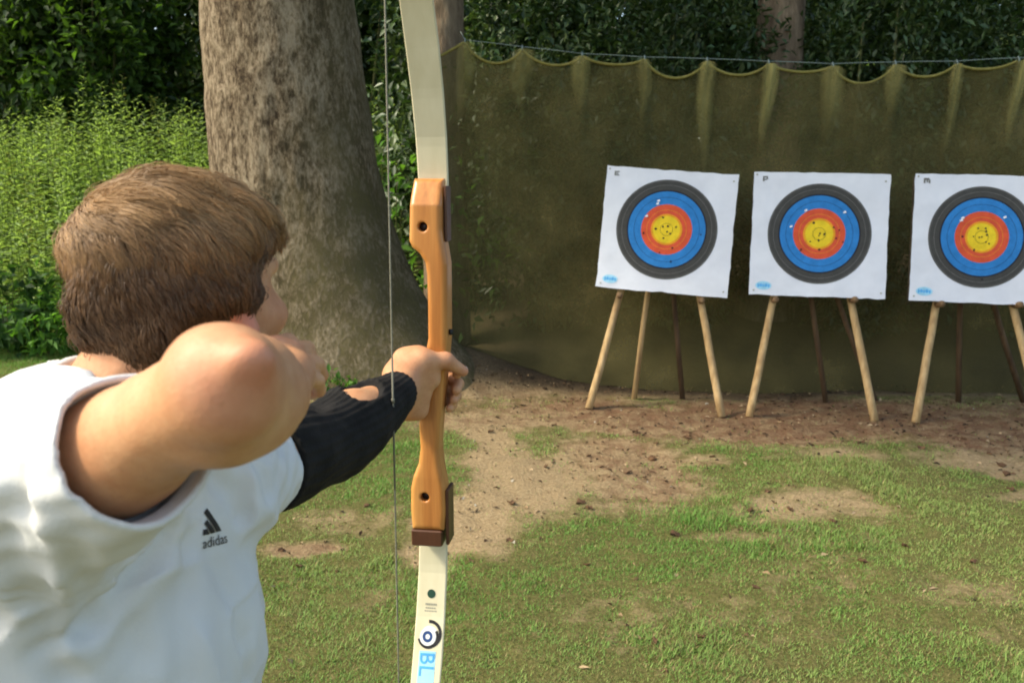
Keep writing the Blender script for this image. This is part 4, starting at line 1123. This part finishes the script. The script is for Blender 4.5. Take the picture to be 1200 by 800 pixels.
# left hand closed on the grip
zg = lambda py: ZR(py)
def gp(u, w, py): return BX(upx(u, ZR(py)), w, ZR(py))      # pixel column, depth behind the near face, pixel row
KL = [gp(474, 0.030, 424), gp(472, 0.032, 441), gp(473, 0.030, 457), gp(476, 0.026, 471)]
LA = [gp(482, 0.068, 428), gp(481, 0.070, 446), gp(482, 0.067, 462), gp(485, 0.060, 476)]
LB = [gp(512, 0.079, 434), gp(513, 0.080, 452), gp(513, 0.077, 467), gp(511, 0.070, 480)]
LC_ = [gp(529, 0.060, 440), gp(529, 0.058, 458), gp(527, 0.054, 472), gp(523, 0.050, 483)]
LD_ = [gp(530, 0.040, 444), gp(530, 0.036, 462), gp(527, 0.036, 474), gp(522, 0.034, 484)]
TB = gp(474, -0.030, 438); TM = gp(499, -0.014, 420); TP = gp(522, 0.004, 422); TT = gp(539, 0.028, 438)
def hand_l(P):
    d = sd_chain(P, [WL, gp(478, -0.012, 448)], [0.0275, 0.030], 0.01)
    d = smin(d, sd_chain(P, [WL, gp(476, -0.018, 474), gp(491, -0.004, 478)], [0.022, 0.021, 0.014], 0.01), 0.018)     # heel
    d = smin(d, sd_chain(P, [gp(470, -0.02, 435), gp(487, -0.006, 428), gp(503, -0.004, 432)], [0.022, 0.024, 0.016], 0.01), 0.02)   # web and thumb base
    d = smin(d, sd_chain(P, [gp(474, -0.004, 420), gp(488, 0.0, 419)], [0.018, 0.018], 0.01), 0.016)
    d = smin(d, sd_chain(P, [gp(490, -0.004, 440), gp(506, -0.002, 444)], [0.018, 0.015], 0.01), 0.016)
    d = smin(d, sd_chain(P, [gp(486, -0.012, 448), gp(493, -0.006, 462), gp(489, -0.006, 480)], [0.019, 0.015, 0.014], 0.01), 0.018)
    d = smin(d, sd_chain(P, [TB, TM], [0.021, 0.0165], 0.01), 0.02)
    d = smin(d, sd_chain(P, [TM, TP, TT], [0.0150, 0.0125, 0.0092], 0.008), 0.008)
    for k in range(4):
        r = (0.0105, 0.0108, 0.0102, 0.009)[k]
        d = smin(d, sd_cone(P, gp(476, -0.006, 450), KL[k], 0.02, r + 0.003), 0.016)
        d = smin(d, sd_chain(P, [KL[k], LA[k], LB[k], LC_[k], LD_[k]], [r + 0.0015, r, r * 0.95, r * 0.9, r * 0.78], 0.004), 0.005)
    return d
def ear(P, s):
    Rm = HR_
    tilt = R(12); ef = hf2 * math.cos(tilt) - hu2 * math.sin(tilt) * -1; 
    c = Hd(-0.012, s * 0.082, -0.004)
    d = sd_ell(P, c, (0.019, 0.006, 0.028), Rm)
    d = smax(d, -sd_ell(P, c + hr * s * 0.010 + hf2 * 0.004, (0.012, 0.007, 0.019), Rm), 0.006)
    return smin(d, sd_ell(P, Hd(-0.002, s * 0.083, -0.034), (0.010, 0.008, 0.012), Rm), 0.008)
def head(P):
    d = sd_ell(P, Hd(-0.004, 0, 0.020), (0.088, 0.073, 0.078), HR_)
    d = smin(d, sd_ell(P, Hd(0.030, 0, -0.045), (0.058, 0.061, 0.068), HR_), 0.04)
    d = smin(d, sd_ell(P, Hd(0.070, 0, -0.100), (0.024, 0.026, 0.018), HR_), 0.03)
    d = smin(d, sd_cone(P, Hd(0.084, -0.030, 0.020), Hd(0.084, 0.030, 0.020), 0.013, 0.013), 0.02)
    for s in (-1, 1):
        d = smin(d, sd_ell(P, Hd(0.058, s * 0.045, -0.026), (0.030, 0.022, 0.020), HR_), 0.02)
        d = smin(d, sd_cone(P, Hd(-0.005, s * 0.060, -0.060), Hd(0.060, s * 0.030, -0.098), 0.016, 0.014), 0.03)
        d = smax(d, -sd_ell(P, Hd(0.096, s * 0.032, 0.000), (0.018, 0.017, 0.011), HR_), 0.014)
        d = smin(d, ear(P, s), 0.006)
    d = smin(d, sd_cone(P, Hd(0.092, 0, 0.006), Hd(0.110, 0, -0.034), 0.0075, 0.0125), 0.012)
    for s in (-1, 1): d = smin(d, sd_ell(P, Hd(0.099, s * 0.012, -0.038), (0.011, 0.008, 0.008), HR_), 0.006)
    d = smin(d, sd_ell(P, Hd(0.092, 0, -0.062), (0.010, 0.022, 0.006), HR_), 0.006); d = smin(d, sd_ell(P, Hd(0.090, 0, -0.073), (0.010, 0.019, 0.007), HR_), 0.006)
    return d
def neck(P):
    return sd_chain(P, [Hd(-0.030, 0, -0.040), NB * 0.5 + Hd(-0.03, 0, -0.06) * 0.5, NB + np.array([0, 0, -0.06])], [0.058, 0.056, 0.066], 0.02)
armr_b = Boxed(arm_r, [SR, ER, WR], 0.10); armrh_b = Boxed(hand_r, [WR] + KN + F1 + F2 + F3, 0.06)
arml_b = Boxed(arm_l, [SL, EL, WL], 0.10); armlh_b = Boxed(hand_l, [WL] + KL + LB + LC_ + [TT], 0.06)
head_b = Boxed(head, [Hd(a, b, c) for a in (-.12, .12) for b in (-.1, .1) for c in (-.13, .12)], 0.04)
neck_b = Boxed(neck, [Hd(-0.03, 0, 0), NB], 0.10)
def body_sdf(P):
    d = torso_sdf(P, -0.014)
    d = smin(d, neck_b(P), 0.05); d = smin(d, head_b(P), 0.018)
    ar = smin(armr_b(P), armrh_b(P), 0.012); al = smin(arml_b(P), armlh_b(P), 0.012)
    d = smin(d, al, 0.02); return np.minimum(smin(d, ar, 0.0005), 9)
person = empty('person', (TC[0], TC[1], 0.0), 'archer seen from behind in white t-shirt, drawing arm raised, bow arm stretched out', 'person')
allp = np.array([SR, ER, WR, SL, EL, WL, HC + np.array([0, 0, .13]), LB[0], TT, KN[0]] + [np.array([TC[0] - .2, TC[1] - .2, 0.72]), np.array([TC[0] + .2, TC[1] + .2, 0.72])])
lo, hi = allp.min(0) - 0.09, allp.max(0) + 0.09; lo[2] = 0.71 - 0.03
V, Fq = sdf_mesh(body_sdf, lo, hi, 0.003)
V = relax(V, Fq, 1)
blood = np.zeros(len(V))
def spot(p, r, a):
    global blood
    blood = np.maximum(blood, a * np.exp(-np.sum((V - p) ** 2, 1) / (r * r)))
spot(U(300, 436, 0.425), 0.018, 0.55); spot(U(262, 470, 0.42), 0.03, 0.35)
for p in KN + KL + F2 + [TP, TT, TM]: spot(p, 0.013, 0.45)
for s in (-1, 1): spot(Hd(-0.01, s * 0.088, -0.02), 0.03, 0.75); spot(Hd(0.07, s * 0.05, -0.035), 0.03, 0.35)
make('body', V, Fq, M['skin'], person, True, {'Blood': np.stack([blood] * 3, -1)})
for s in (-1, 1):
    m = MB(); ce = Hd(0.069, s * 0.031, 0.0)
    m.tube([ce + hf2 * (0.0125 * math.sin(a)) for a in np.linspace(-1.5, 1.5, 9)], [max(0.0125 * math.cos(a), 0.0006) for a in np.linspace(-1.5, 1.5, 9)], 14); m.build('eye', M['eye'], person, True)
# fingernails on the thumb of the bow hand
m = MB(); td = TT - TP; td /= np.linalg.norm(td); nn_ = np.cross(td, np.array([0, 0, 1.0])); nn_ = nn_ / np.linalg.norm(nn_); up_ = np.cross(nn_, td)
if up_[2] < 0: up_ = -up_
m.tube([TT + up_ * 0.0056 - td * 0.006, TT + up_ * 0.0052 + td * 0.001, TT + up_ * 0.0040 + td * 0.0056], [0.0028, 0.0048, 0.0036], 10); m.build('thumbnail', M['nail'], person, True)

# ---- shirt
AX_R = (ER - SR) / np.linalg.norm(ER - SR); AX_L = (EL - SL) / np.linalg.norm(EL - SL)
LR_ = np.linalg.norm(ER - SR) * 0.60; LLs = np.linalg.norm(EL - SL) * 0.26
down = np.array([0, 0, -1.0])
def sleeve(P, S, ax, L, r0, r1, sag, thick, off):
    t = (P - S.astype(np.float32)) @ ax.astype(np.float32)
    tt = np.clip(t / L, -0.3, 1.2)
    cen = S + down * off
    q = P - cen.astype(np.float32) - t[:, None] * ax.astype(np.float32) - (np.clip(tt, 0, 1.2) * sag)[:, None] * down.astype(np.float32)
    rad = np.linalg.norm(q, axis=1); an = np.arctan2(q[:, 2], q[:, 0])
    rr = r0 + (r1 - r0) * np.clip(tt, 0, 1)
    fold = 0.0026 * np.sin(5 * an + 9 * tt) + 0.0020 * np.sin(9 * an - 14 * tt + 1.3)
    out = rad - rr - fold * (1 - 0.7 * np.clip(tt, 0, 1))
    outer = np.maximum(out, np.maximum(t - L, -t - 0.05))
    inner = np.maximum(out + thick + 0.006 * (1 - smooth(0.86, 1.0, tt)), L - 0.045 - t)
    return outer, inner
NKC = NB + np.array([0.012, 0.0, 0.016])
FOLDS = []
def shirt_sdf(P):
    z = P[:, 2]
    q = P[:, :2] - TC.astype(np.float32); s = q @ sdir[:2].astype(np.float32); n = q @ ndir[:2].astype(np.float32)
    loose = 0.008 + 0.020 * np.clip((1.32 - z) / 0.2, 0, 1)
    d = torso_sdf(P, 0.0) - loose
    # slack cloth over the belly, hanging forward of the chest
    d = smin(d, sd_ell(P, np.array([TC[0], TC[1], 1.17]) + ndir * 0.045 + sdir * 0.03, (0.075, 0.12, 0.085), np.stack([ndir, sdir, [0, 0, 1.0]])), 0.05)
    # shoulder yoke, rising to the neck
    d = smin(d, sd_cone(P, SR + AX_R * -0.01, NB + np.array([0, 0, -0.020]), 0.072, 0.060), 0.05)
    d = smin(d, sd_cone(P, SL, NB + np.array([0, 0, -0.020]), 0.056, 0.060), 0.05)
    oR, iR = sleeve(P, SR, AX_R, LR_, 0.068, 0.0490, 0.005, 0.0050, 0.001)
    oL, iL = sleeve(P, SL, AX_L, LLs, 0.063, 0.054, 0.004, 0.0050, 0.0)
    d = smin(d, oR, 0.016); d = smin(d, oL, 0.018)
    disp = np.zeros(len(P), np.float32)
    # radiating creases from the armpits, hanging folds below
    for S, ax, amp in ((SR, AX_R, 1.0), (SL, AX_L, 0.8)):
        ap = S + ax * 0.05 + down * 0.085
        v = P - ap.astype(np.float32); r = np.linalg.norm(v, axis=1)
        e1 = np.array([ax[0], ax[1], 0.0]); e1 /= np.linalg.norm(e1)
        th = np.arctan2(v[:, 2], v @ e1.astype(np.float32))
        ph = 3.2 * th + 1.3 * np.sin(9 * r) + 0.6 + 0.8 * vnoise(P, 11, 31)
        disp += amp * 0.0075 * (0.5 - np.abs(np.sin(ph))) * np.exp(-((r - 0.10) / 0.075) ** 2)
    along = np.arctan2(n, s)
    Q = np.stack([s * 10 + 1.5 * z, n * 10 - 2 * z, z * 3.6], -1)
    disp += 0.012 * (0.40 - np.abs(vnoise(Q, 1.0, 3))) * smooth(1.36, 1.22, z)
    Q3 = np.stack([s * 19 + 2.5 * z, n * 19, z * 4.0], -1)
    disp += 0.0055 * (0.40 - np.abs(vnoise(Q3, 1.0, 13))) * (0.4 + 0.6 * smooth(0.06, -0.08, s))
    Q2 = np.stack([s * 22 + 14 * z, n * 22, z * 12 - 6 * s], -1)
    disp += 0.0036 * (0.4 - np.abs(vnoise(Q2, 1.0, 8))) + 0.004 * vnoise(P, 8.0, 5)
    tR = (P - SR.astype(np.float32)) @ AX_R.astype(np.float32); tL = (P - SL.astype(np.float32)) @ AX_L.astype(np.float32)
    inR = np.exp(-(np.maximum(oR, 0) / 0.02) ** 2); inL = np.exp(-(np.maximum(oL, 0) / 0.02) ** 2)
    disp *= 1 - 0.75 * np.maximum(inR * smooth(LR_ - 0.07, LR_ - 0.015, tR), inL * smooth(LLs - 0.05, LLs - 0.01, tL))
    stitch = inR * np.exp(-((tR - LR_ + 0.019) / 0.0022) ** 2) + inL * np.exp(-((tL - LLs + 0.019) / 0.0022) ** 2)
    for (pts_, wd_, am_) in FOLDS:
        dl_ = None
        for a_, b_ in zip(pts_[:-1], pts_[1:]):
            e_ = sd_cone(P, a_, b_, 0.0, 0.0); dl_ = e_ if dl_ is None else np.minimum(dl_, e_)
        disp -= am_ * (np.exp(-(dl_ / wd_) ** 2) - 0.45 * np.exp(-((dl_ - 2.0 * wd_) / (1.1 * wd_)) ** 2))
    d = d - disp + 0.0006 * stitch
    d = smax(d, -(iR - disp), 0.002); d = smax(d, -(iL - disp), 0.002)
    # neck opening
    d = smax(d, -sd_ell(P, NKC + np.array([0, 0, 0.030]), (0.068, 0.072, 0.058)), 0.004)
    return np.maximum(d, 0.755 + 0.01 * np.sin(6 * along) - z)
def cloth_hit(px, py):
    v = U(px, py, 1.0) - np.array([0, 0, CAM_H]); v /= np.linalg.norm(v); t_ = 0.30
    for _ in range(120):
        d_ = float(shirt_sdf(np.array([np.array([0, 0, CAM_H]) + v * t_], np.float32))[0])
        if d_ < 0.0006 or t_ > 1.6: break
        t_ += max(d_ * 0.75, 0.0008)
    return np.array([0, 0, CAM_H]) + v * t_
_f = []
for pts_, wd_, am_ in (([(186, 628), (158, 660), (122, 706), (98, 728)], 0.0075, 0.019), ([(30, 590), (44, 640), (54, 700), (58, 745)], 0.006, 0.008), ([(24, 505), (10, 570), (18, 650), (30, 700)], 0.006, 0.008),
                       ([(52, 500), (34, 545), (28, 600)], 0.005, 0.006), ([(88, 640), (100, 690), (104, 730)], 0.005, 0.006), ([(216, 640), (212, 710), (216, 798)], 0.008, 0.006), ([(246, 650), (272, 695), (286, 745)], 0.007, 0.007),
                       ([(276, 735), (286, 765), (288, 798)], 0.005, 0.007), ([(150, 740), (160, 770), (155, 799)], 0.008, 0.006), ([(50, 760), (70, 780), (78, 799)], 0.006, 0.007), ([(250, 560), (272, 580), (280, 600)], 0.006, 0.008), ([(300, 545), (310, 560), (312, 580)], 0.004, 0.005)):
    _f.append(([cloth_hit(*p) for p in pts_], wd_ * 1.7, am_ * 0.62))
FOLDS += _f
sp = np.array([SR, SL, NB, [TC[0] - 0.22, TC[1] - 0.22, 0.74], [TC[0] + 0.22, TC[1] + 0.22, 0.74], SR + AX_R * LR_, SL + AX_L * LLs])
V, Fq = sdf_mesh(shirt_sdf, sp.min(0) - 0.10, sp.max(0) + 0.10, 0.003, 2.1)
V = relax(V, Fq, 1)
shirt = make('t_shirt', V, Fq, M['cotton'], person, True)
shirt_bvh = BVHTree.FromPolygons([tuple(v) for v in V.tolist()], [tuple(f) for f in Fq.tolist()])
# ribbed collar round the neck opening
cr = []
for k in range(40):
    an = 2 * math.pi * k / 40; dr = Vector((math.cos(an), math.sin(an), 0))
    o = Vector(NKC) + dr * 0.066 + Vector((0, 0, 0.25)); h = shirt_bvh.ray_cast(o, Vector((0, 0, -1)))
    cr.append(np.array(h[0]) + np.array([0, 0, 0.002]) if h[0] else np.array(o) - np.array([0, 0, 0.25]))
cr = [(cr[k - 1] + cr[k] * 2 + cr[(k + 1) % 40]) / 4 for k in range(40)]
m = MB(); m.tube(cr + [cr[0]], 0.0062, 8, False); m.build('collar', M['cotton'], shirt, True)
# hem stitching band of the drawing-arm sleeve
# chest emblem: three slanted bars over lettering, pressed onto the cloth
def onto(px, py):
    v = Vector(U(px, py, 1.0) - np.array([0, 0, CAM_H])).normalized(); h = shirt_bvh.ray_cast(Vector((0, 0, CAM_H)), v); return h
h = onto(249, 620)
if h[0]:
    c_ = np.array(h[0]); nn = np.array(ndir) * 0.8 + np.array(h[1]) * 0.2; nn /= np.linalg.norm(nn)
    uu = np.array([0, 0, 1.0]) - nn * nn[2]; uu /= np.linalg.norm(uu); rr = np.cross(uu, nn)
    view = c_ - np.array([0, 0, CAM_H])
    fs = abs(float(np.dot(rr, [1, 0, 0]))) + 0.05
    sx = 0.0165; sy = 0.0165
    sk = R(-15)
    def press(x, y):
        o = c_ + rr * (x * sx) + uu * (y * sy + x * sx * math.tan(sk)); g = shirt_bvh.ray_cast(Vector(o + nn * 0.05), Vector(-nn))
        p = np.array(g[0]) if g[0] else o
        return p + nn * 0.0011
    def pressed(name, polys):
        m = MB()
        for q in polys:
            n_ = 6
            for i in range(n_):
                a0, a1 = i / n_, (i + 1) / n_
                L0 = [q[0][j] + (q[3][j] - q[0][j]) * a0 for j in (0, 1)]; L1 = [q[0][j] + (q[3][j] - q[0][j]) * a1 for j in (0, 1)]
                R0_ = [q[1][j] + (q[2][j] - q[1][j]) * a0 for j in (0, 1)]; R1 = [q[1][j] + (q[2][j] - q[1][j]) * a1 for j in (0, 1)]
                m.add([press(*L0), press(*R0_), press(*R1), press(*L1)], [(0, 1, 2, 3)])
        m.build(name, M['print'], shirt)
    pressed('emblem_bar', [[(-0.95, -0.20), (-0.42, -0.20), (-0.58, 0.12), (-0.85, 0.12)]])
    pressed('emblem_bar', [[(-0.30, -0.20), (0.18, -0.20), (-0.38, 0.62), (-0.68, 0.42)]])
    pressed('emblem_bar', [[(0.30, -0.20), (0.85, -0.20), (-0.15, 1.25), (-0.48, 1.02)]])
    TV, TF = text_mesh('adidas', 1.0); t0_, t1_ = TV.min(0), TV.max(0)
    V2 = [press(-1.0 + 2.35 * (v[0] - t0_[0]) / (t1_[0] - t0_[0]), -0.98 + 0.60 * (v[1] - t0_[1]) / (t1_[1] - t0_[1])) for v in TV]
    make('lettering', np.array(V2), TF, M['print'], shirt)

# ---- arm guard with openings over the forearm
g0 = SL + (EL - SL) * 0.27
def guard_sdf(P):
    d = arm_l(P) - 0.008
    # the padded panel hanging below the arm
    d = smin(d, sd_chain(P, [g0 + np.array([0, 0, -0.010]), EL + np.array([0, 0, -0.014]), WL + (EL - WL) * 0.22 + np.array([0, 0, -0.012])], [0.042, 0.041, 0.029], 0.02), 0.02)
    ax = (WL - g0) / np.linalg.norm(WL - g0); t = (P - g0.astype(np.float32)) @ ax.astype(np.float32); L = np.linalg.norm(WL - g0)
    an = np.arctan2(P[:, 2] - (g0[2] + ax[2] * t), P[:, 0] - (g0[0] + ax[0] * t))
    d = d - 0.0008 * np.sin(26 * an + 6 * np.sin(9 * t)) - 0.0010 * np.sin(t * 70)
    d = np.maximum(d, np.maximum(t - (L + 0.006 + 0.012 * np.sin(an)), -t))
    # openings between the straps
    for (px, py, dd, rx) in ((378, 468, 1.075, 0.024), (424, 459, 1.185, 0.030)):
        c = U(px, py, dd); d = smax(d, -sd_ell(P, c + np.array([0, 0, 0.004]), (rx, 0.05, 0.0165)), 0.004)
    return d
gpnts = np.array([g0, EL, WL])
V, Fq = sdf_mesh(guard_sdf, gpnts.min(0) - 0.075, gpnts.max(0) + 0.075, 0.0022)
make('arm_guard', relax(V, Fq, 1), Fq, M['guard'], person, True)

# ---- trousers and shoes (below the photograph's lower edge)
FT = [np.array([TC[0], TC[1], 0]) + sdir * s * 0.15 for s in (-1, 1)]
def trousers_sdf(P):
    d = None
    for k, s in enumerate((-1, 1)):
        hip = np.array([TC[0], TC[1], 0.80]) + sdir * s * 0.078; kn = (hip + FT[k]) / 2 + ndir * 0.015; kn[2] = 0.46; an = FT[k].copy(); an[2] = 0.10
        e = sd_chain(P, [hip, kn, an], [0.094, 0.066, 0.055], 0.03); d = e if d is None else smin(d, e, 0.03)
    d = smin(d, sd_ell(P, np.array([TC[0], TC[1], 0.84]), (0.155, 0.105, 0.11), np.stack([sdir, ndir, [0, 0, 1.0]])), 0.05)
    d = d - 0.003 * vnoise(P, 22, 8)
    return np.maximum(d, np.maximum(P[:, 2] - 0.93, 0.075 - P[:, 2]))
V, Fq = sdf_mesh(trousers_sdf, np.min(FT, 0) - np.array([.14, .14, 0]), np.max(FT, 0) + np.array([.14, .14, 0.95]), 0.007)
make('trousers', V, Fq, M['denim'], person, True)
for k, s in enumerate((-1, 1)):
    toe = ndir * 0.9 + sdir * 0.35 * s; toe /= np.linalg.norm(toe); ft = FT[k]
    def shoe_sdf(P):
        d = sd_chain(P, [ft - toe * 0.05 + np.array([0, 0, 0.045]), ft + toe * 0.10 + np.array([0, 0, 0.035]), ft + toe * 0.15 + np.array([0, 0, 0.03])], [0.042, 0.042, 0.034], 0.02)
        d = smin(d, sd_cone(P, ft + np.array([0, 0, 0.05]), ft + np.array([0, 0, 0.10]), 0.044, 0.045), 0.03)
        return smax(d, -P[:, 2] + 0.001, 0.006)
    V, Fq = sdf_mesh(shoe_sdf, ft - np.array([.22, .22, .02]), ft + np.array([.22, .22, .17]), 0.005)
    make('shoe', V, Fq, M['shoe'], person, True)

# ---- hair: a cap under thousands of strands
def hair_cap(P):
    q = (P - HC.astype(np.float32)) @ HR_.T.astype(np.float32); f, r, u = q[:, 0], q[:, 1], q[:, 2]
    d = sd_ell(P, Hd(-0.008, 0, 0.020), (0.089, 0.076, 0.081), HR_)
    d = smin(d, sd_ell(P, Hd(-0.004, 0, 0.048), (0.082, 0.072, 0.052), HR_), 0.03)
    d = smin(d, sd_ell(P, Hd(0.058, -0.004, 0.056), (0.040, 0.058, 0.032), HR_), 0.03)         # fringe lifted forward
    d = smin(d, sd_ell(P, Hd(-0.054, 0, -0.033), (0.031, 0.050, 0.050), HR_), 0.04)         # nape
    d = smin(d, sd_ell(P, Hd(-0.020, 0, 0.002), (0.052, 0.087, 0.034), HR_), 0.025)         # over the ears
    d = d - 0.0022 * vnoise(q * np.array([1, 1, 1], np.float32), 42, 2) - 0.003 * vnoise(q, 19, 4)
    front = np.interp(u, [-0.10, -0.055, -0.030, -0.02, 0.0, 0.020, 0.038, 0.055, 0.085, 0.13], [-0.035, -0.030, -0.018, 0.008, 0.016, 0.036, 0.066, 0.090, 0.11, 0.12])
    front = front - 0.016 * smooth(0.005, 0.055, np.abs(r)) * smooth(0.10, 0.075, u) * smooth(0.0, 0.03, u) + 0.012 * vnoise(q, 60, 14)
    d = smax(d, (f - front) * 0.8, 0.012)
    return smax(d, -(u + 0.079 + 0.010 * np.abs(r) / 0.05 + 0.016 * vnoise(q, 55, 15)), 0.012)
hb = np.array([Hd(a, b, c) for a in (-.15, .15) for b in (-.12, .12) for c in (-.12, .15)])
V, Fq = sdf_mesh(hair_cap, hb.min(0), hb.max(0), 0.003)
hair = make('hair', V, Fq, M['scalp'], person, True)
rng = np.random.default_rng(77)
A_, B_, C_ = V[Fq[:, 0]], V[Fq[:, 1]], V[Fq[:, 2]]
fn_ = np.cross(B_ - A_, C_ - A_); ar = np.linalg.norm(fn_, axis=1) + 1e-12; fn_ = fn_ / ar[:, None]
NS = 38000
pick = rng.choice(len(Fq), NS, p=ar / ar.sum()); w1 = rng.random((NS, 1)); w2 = rng.random((NS, 1))
root = A_[pick] * (1 - w1) + B_[pick] * w1 + (V[Fq[pick, 3]] - A_[pick]) * w2 * 0.5; nrm = fn_[pick]
q = (root - HC) @ HR_.T
keep = ((root - Hd(-0.01, 0, 0.02)) * nrm).sum(1) > 0
root, nrm, q = root[keep], nrm[keep], q[keep]; NS = len(root)
wh = np.array([-0.062, -0.050, 0.085])                     # whorl
aw = q - wh; aw[:, 2] *= 0.6
aw /= np.linalg.norm(aw, axis=1, keepdims=True) + 1e-6
topness = smooth(0.02, 0.09, q[:, 2])[:, None]; backness = smooth(0.0, -0.07, q[:, 0])[:, None]
flow = aw * (0.9 * topness + 0.25) + np.array([0.75, 0.25, 0.10]) * topness * (1 - backness * 0.6) + np.array([0.22, 0.0, -1.0]) * (1 - topness)
sidef = (1 - topness[:, 0]) * smooth(-0.03, 0.02, q[:, 0])
flow = flow - sidef[:, None] * np.array([0.9, 0, 0.5]) * 1.2
flow = flow + 0.55 * np.stack([vnoise(q, 32, 1), vnoise(q, 32, 2), vnoise(q, 32, 3)], -1) + 0.2 * np.stack([vnoise(q, 75, 21), vnoise(q, 75, 22), vnoise(q, 75, 23)], -1) + 0.12 * rng.normal(size=(NS, 3))
flow = flow @ HR_
flow = flow - nrm * (flow * nrm).sum(1)[:, None]; flow /= np.linalg.norm(flow, axis=1, keepdims=True) + 1e-6
SEG = 4
Lh = (0.014 + 0.010 * rng.random(NS) + 0.020 * topness[:, 0]) * (1 - 0.45 * smooth(-0.03, -0.08, q[:, 2])) * (1 - 0.45 * sidef)
lift = (0.0015 + 0.0045 * rng.random(NS) * (0.4 + 0.6 * topness[:, 0]))
lift = lift + 0.008 * np.maximum(0, vnoise(q, 38, 6)) + 0.006 * (rng.random(NS) < 0.03)
side = np.cross(nrm, flow); curl = rng.normal(size=NS) * 0.12 + 0.15 * vnoise(q, 35, 9)
rad0 = 0.00032 + 0.00016 * rng.random(NS)
NG = 2400
gi_ = rng.choice(NS, NG, replace=False); near_g = np.empty(NS, int)
kd_ = KDTree(NG)
for a_, g_ in enumerate(gi_): kd_.insert(root[g_], a_)
kd_.balance(); near_g = np.array([gi_[kd_.find(p_)[1]] for p_ in root.tolist()])
clump = np.clip(0.55 + 0.35 * rng.random(NS), 0, 0.9) * (rng.random(NS) < 0.9)
rings = []
for k in range(SEG + 1):
    t_ = k / SEG
    p = root + flow * (Lh * t_)[:, None] + side * (curl * Lh * t_ * t_)[:, None] + nrm * (lift * math.sin(math.pi * (0.12 + 0.75 * t_)) - Lh * t_ * t_ * (Lh / 0.2) - 0.0012 * (k == 0))[:, None]
    pg = p[near_g] + (root - root[near_g]) * (1 - 0.85 * t_)
    p = p + (pg - p) * (clump * t_)[:, None]
    rr_ = rad0 * (1 - 0.75 * t_ ** 2)
    for j in range(3):
        an = 2 * math.pi * j / 3; rings.append(p + rr_[:, None] * (math.cos(an) * side + math.sin(an) * nrm))
VH = np.stack(rings, 1)                                    # (NS, 15, 3)
fl = []
for k in range(SEG):
    for j in range(3): fl.append((k * 3 + j, k * 3 + (j + 1) % 3, (k + 1) * 3 + (j + 1) % 3, (k + 1) * 3 + j))
FH = (np.arange(NS)[:, None, None] * (3 * (SEG + 1)) + np.array(fl)[None]).reshape(-1, 4)
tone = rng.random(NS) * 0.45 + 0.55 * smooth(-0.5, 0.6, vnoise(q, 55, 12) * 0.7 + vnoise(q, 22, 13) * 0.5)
bleach_lit = smooth(0.01, 0.085, q[:, 2])  # bleached top, with sunlit highlights painted in as well
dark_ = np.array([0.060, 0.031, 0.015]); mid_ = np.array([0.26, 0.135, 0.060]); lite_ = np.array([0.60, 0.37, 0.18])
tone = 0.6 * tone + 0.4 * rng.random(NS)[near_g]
cb = (dark_ + (mid_ - dark_) * tone[:, None]) * (0.62 + 0.38 * smooth(-0.02, 0.06, q[:, 2]))[:, None]  # short lower hair is darker, with shade painted in
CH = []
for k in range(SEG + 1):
    a_ = np.clip(bleach_lit * (0.35 + 0.65 * k / SEG) * (0.35 + tone), 0, 1)[:, None]
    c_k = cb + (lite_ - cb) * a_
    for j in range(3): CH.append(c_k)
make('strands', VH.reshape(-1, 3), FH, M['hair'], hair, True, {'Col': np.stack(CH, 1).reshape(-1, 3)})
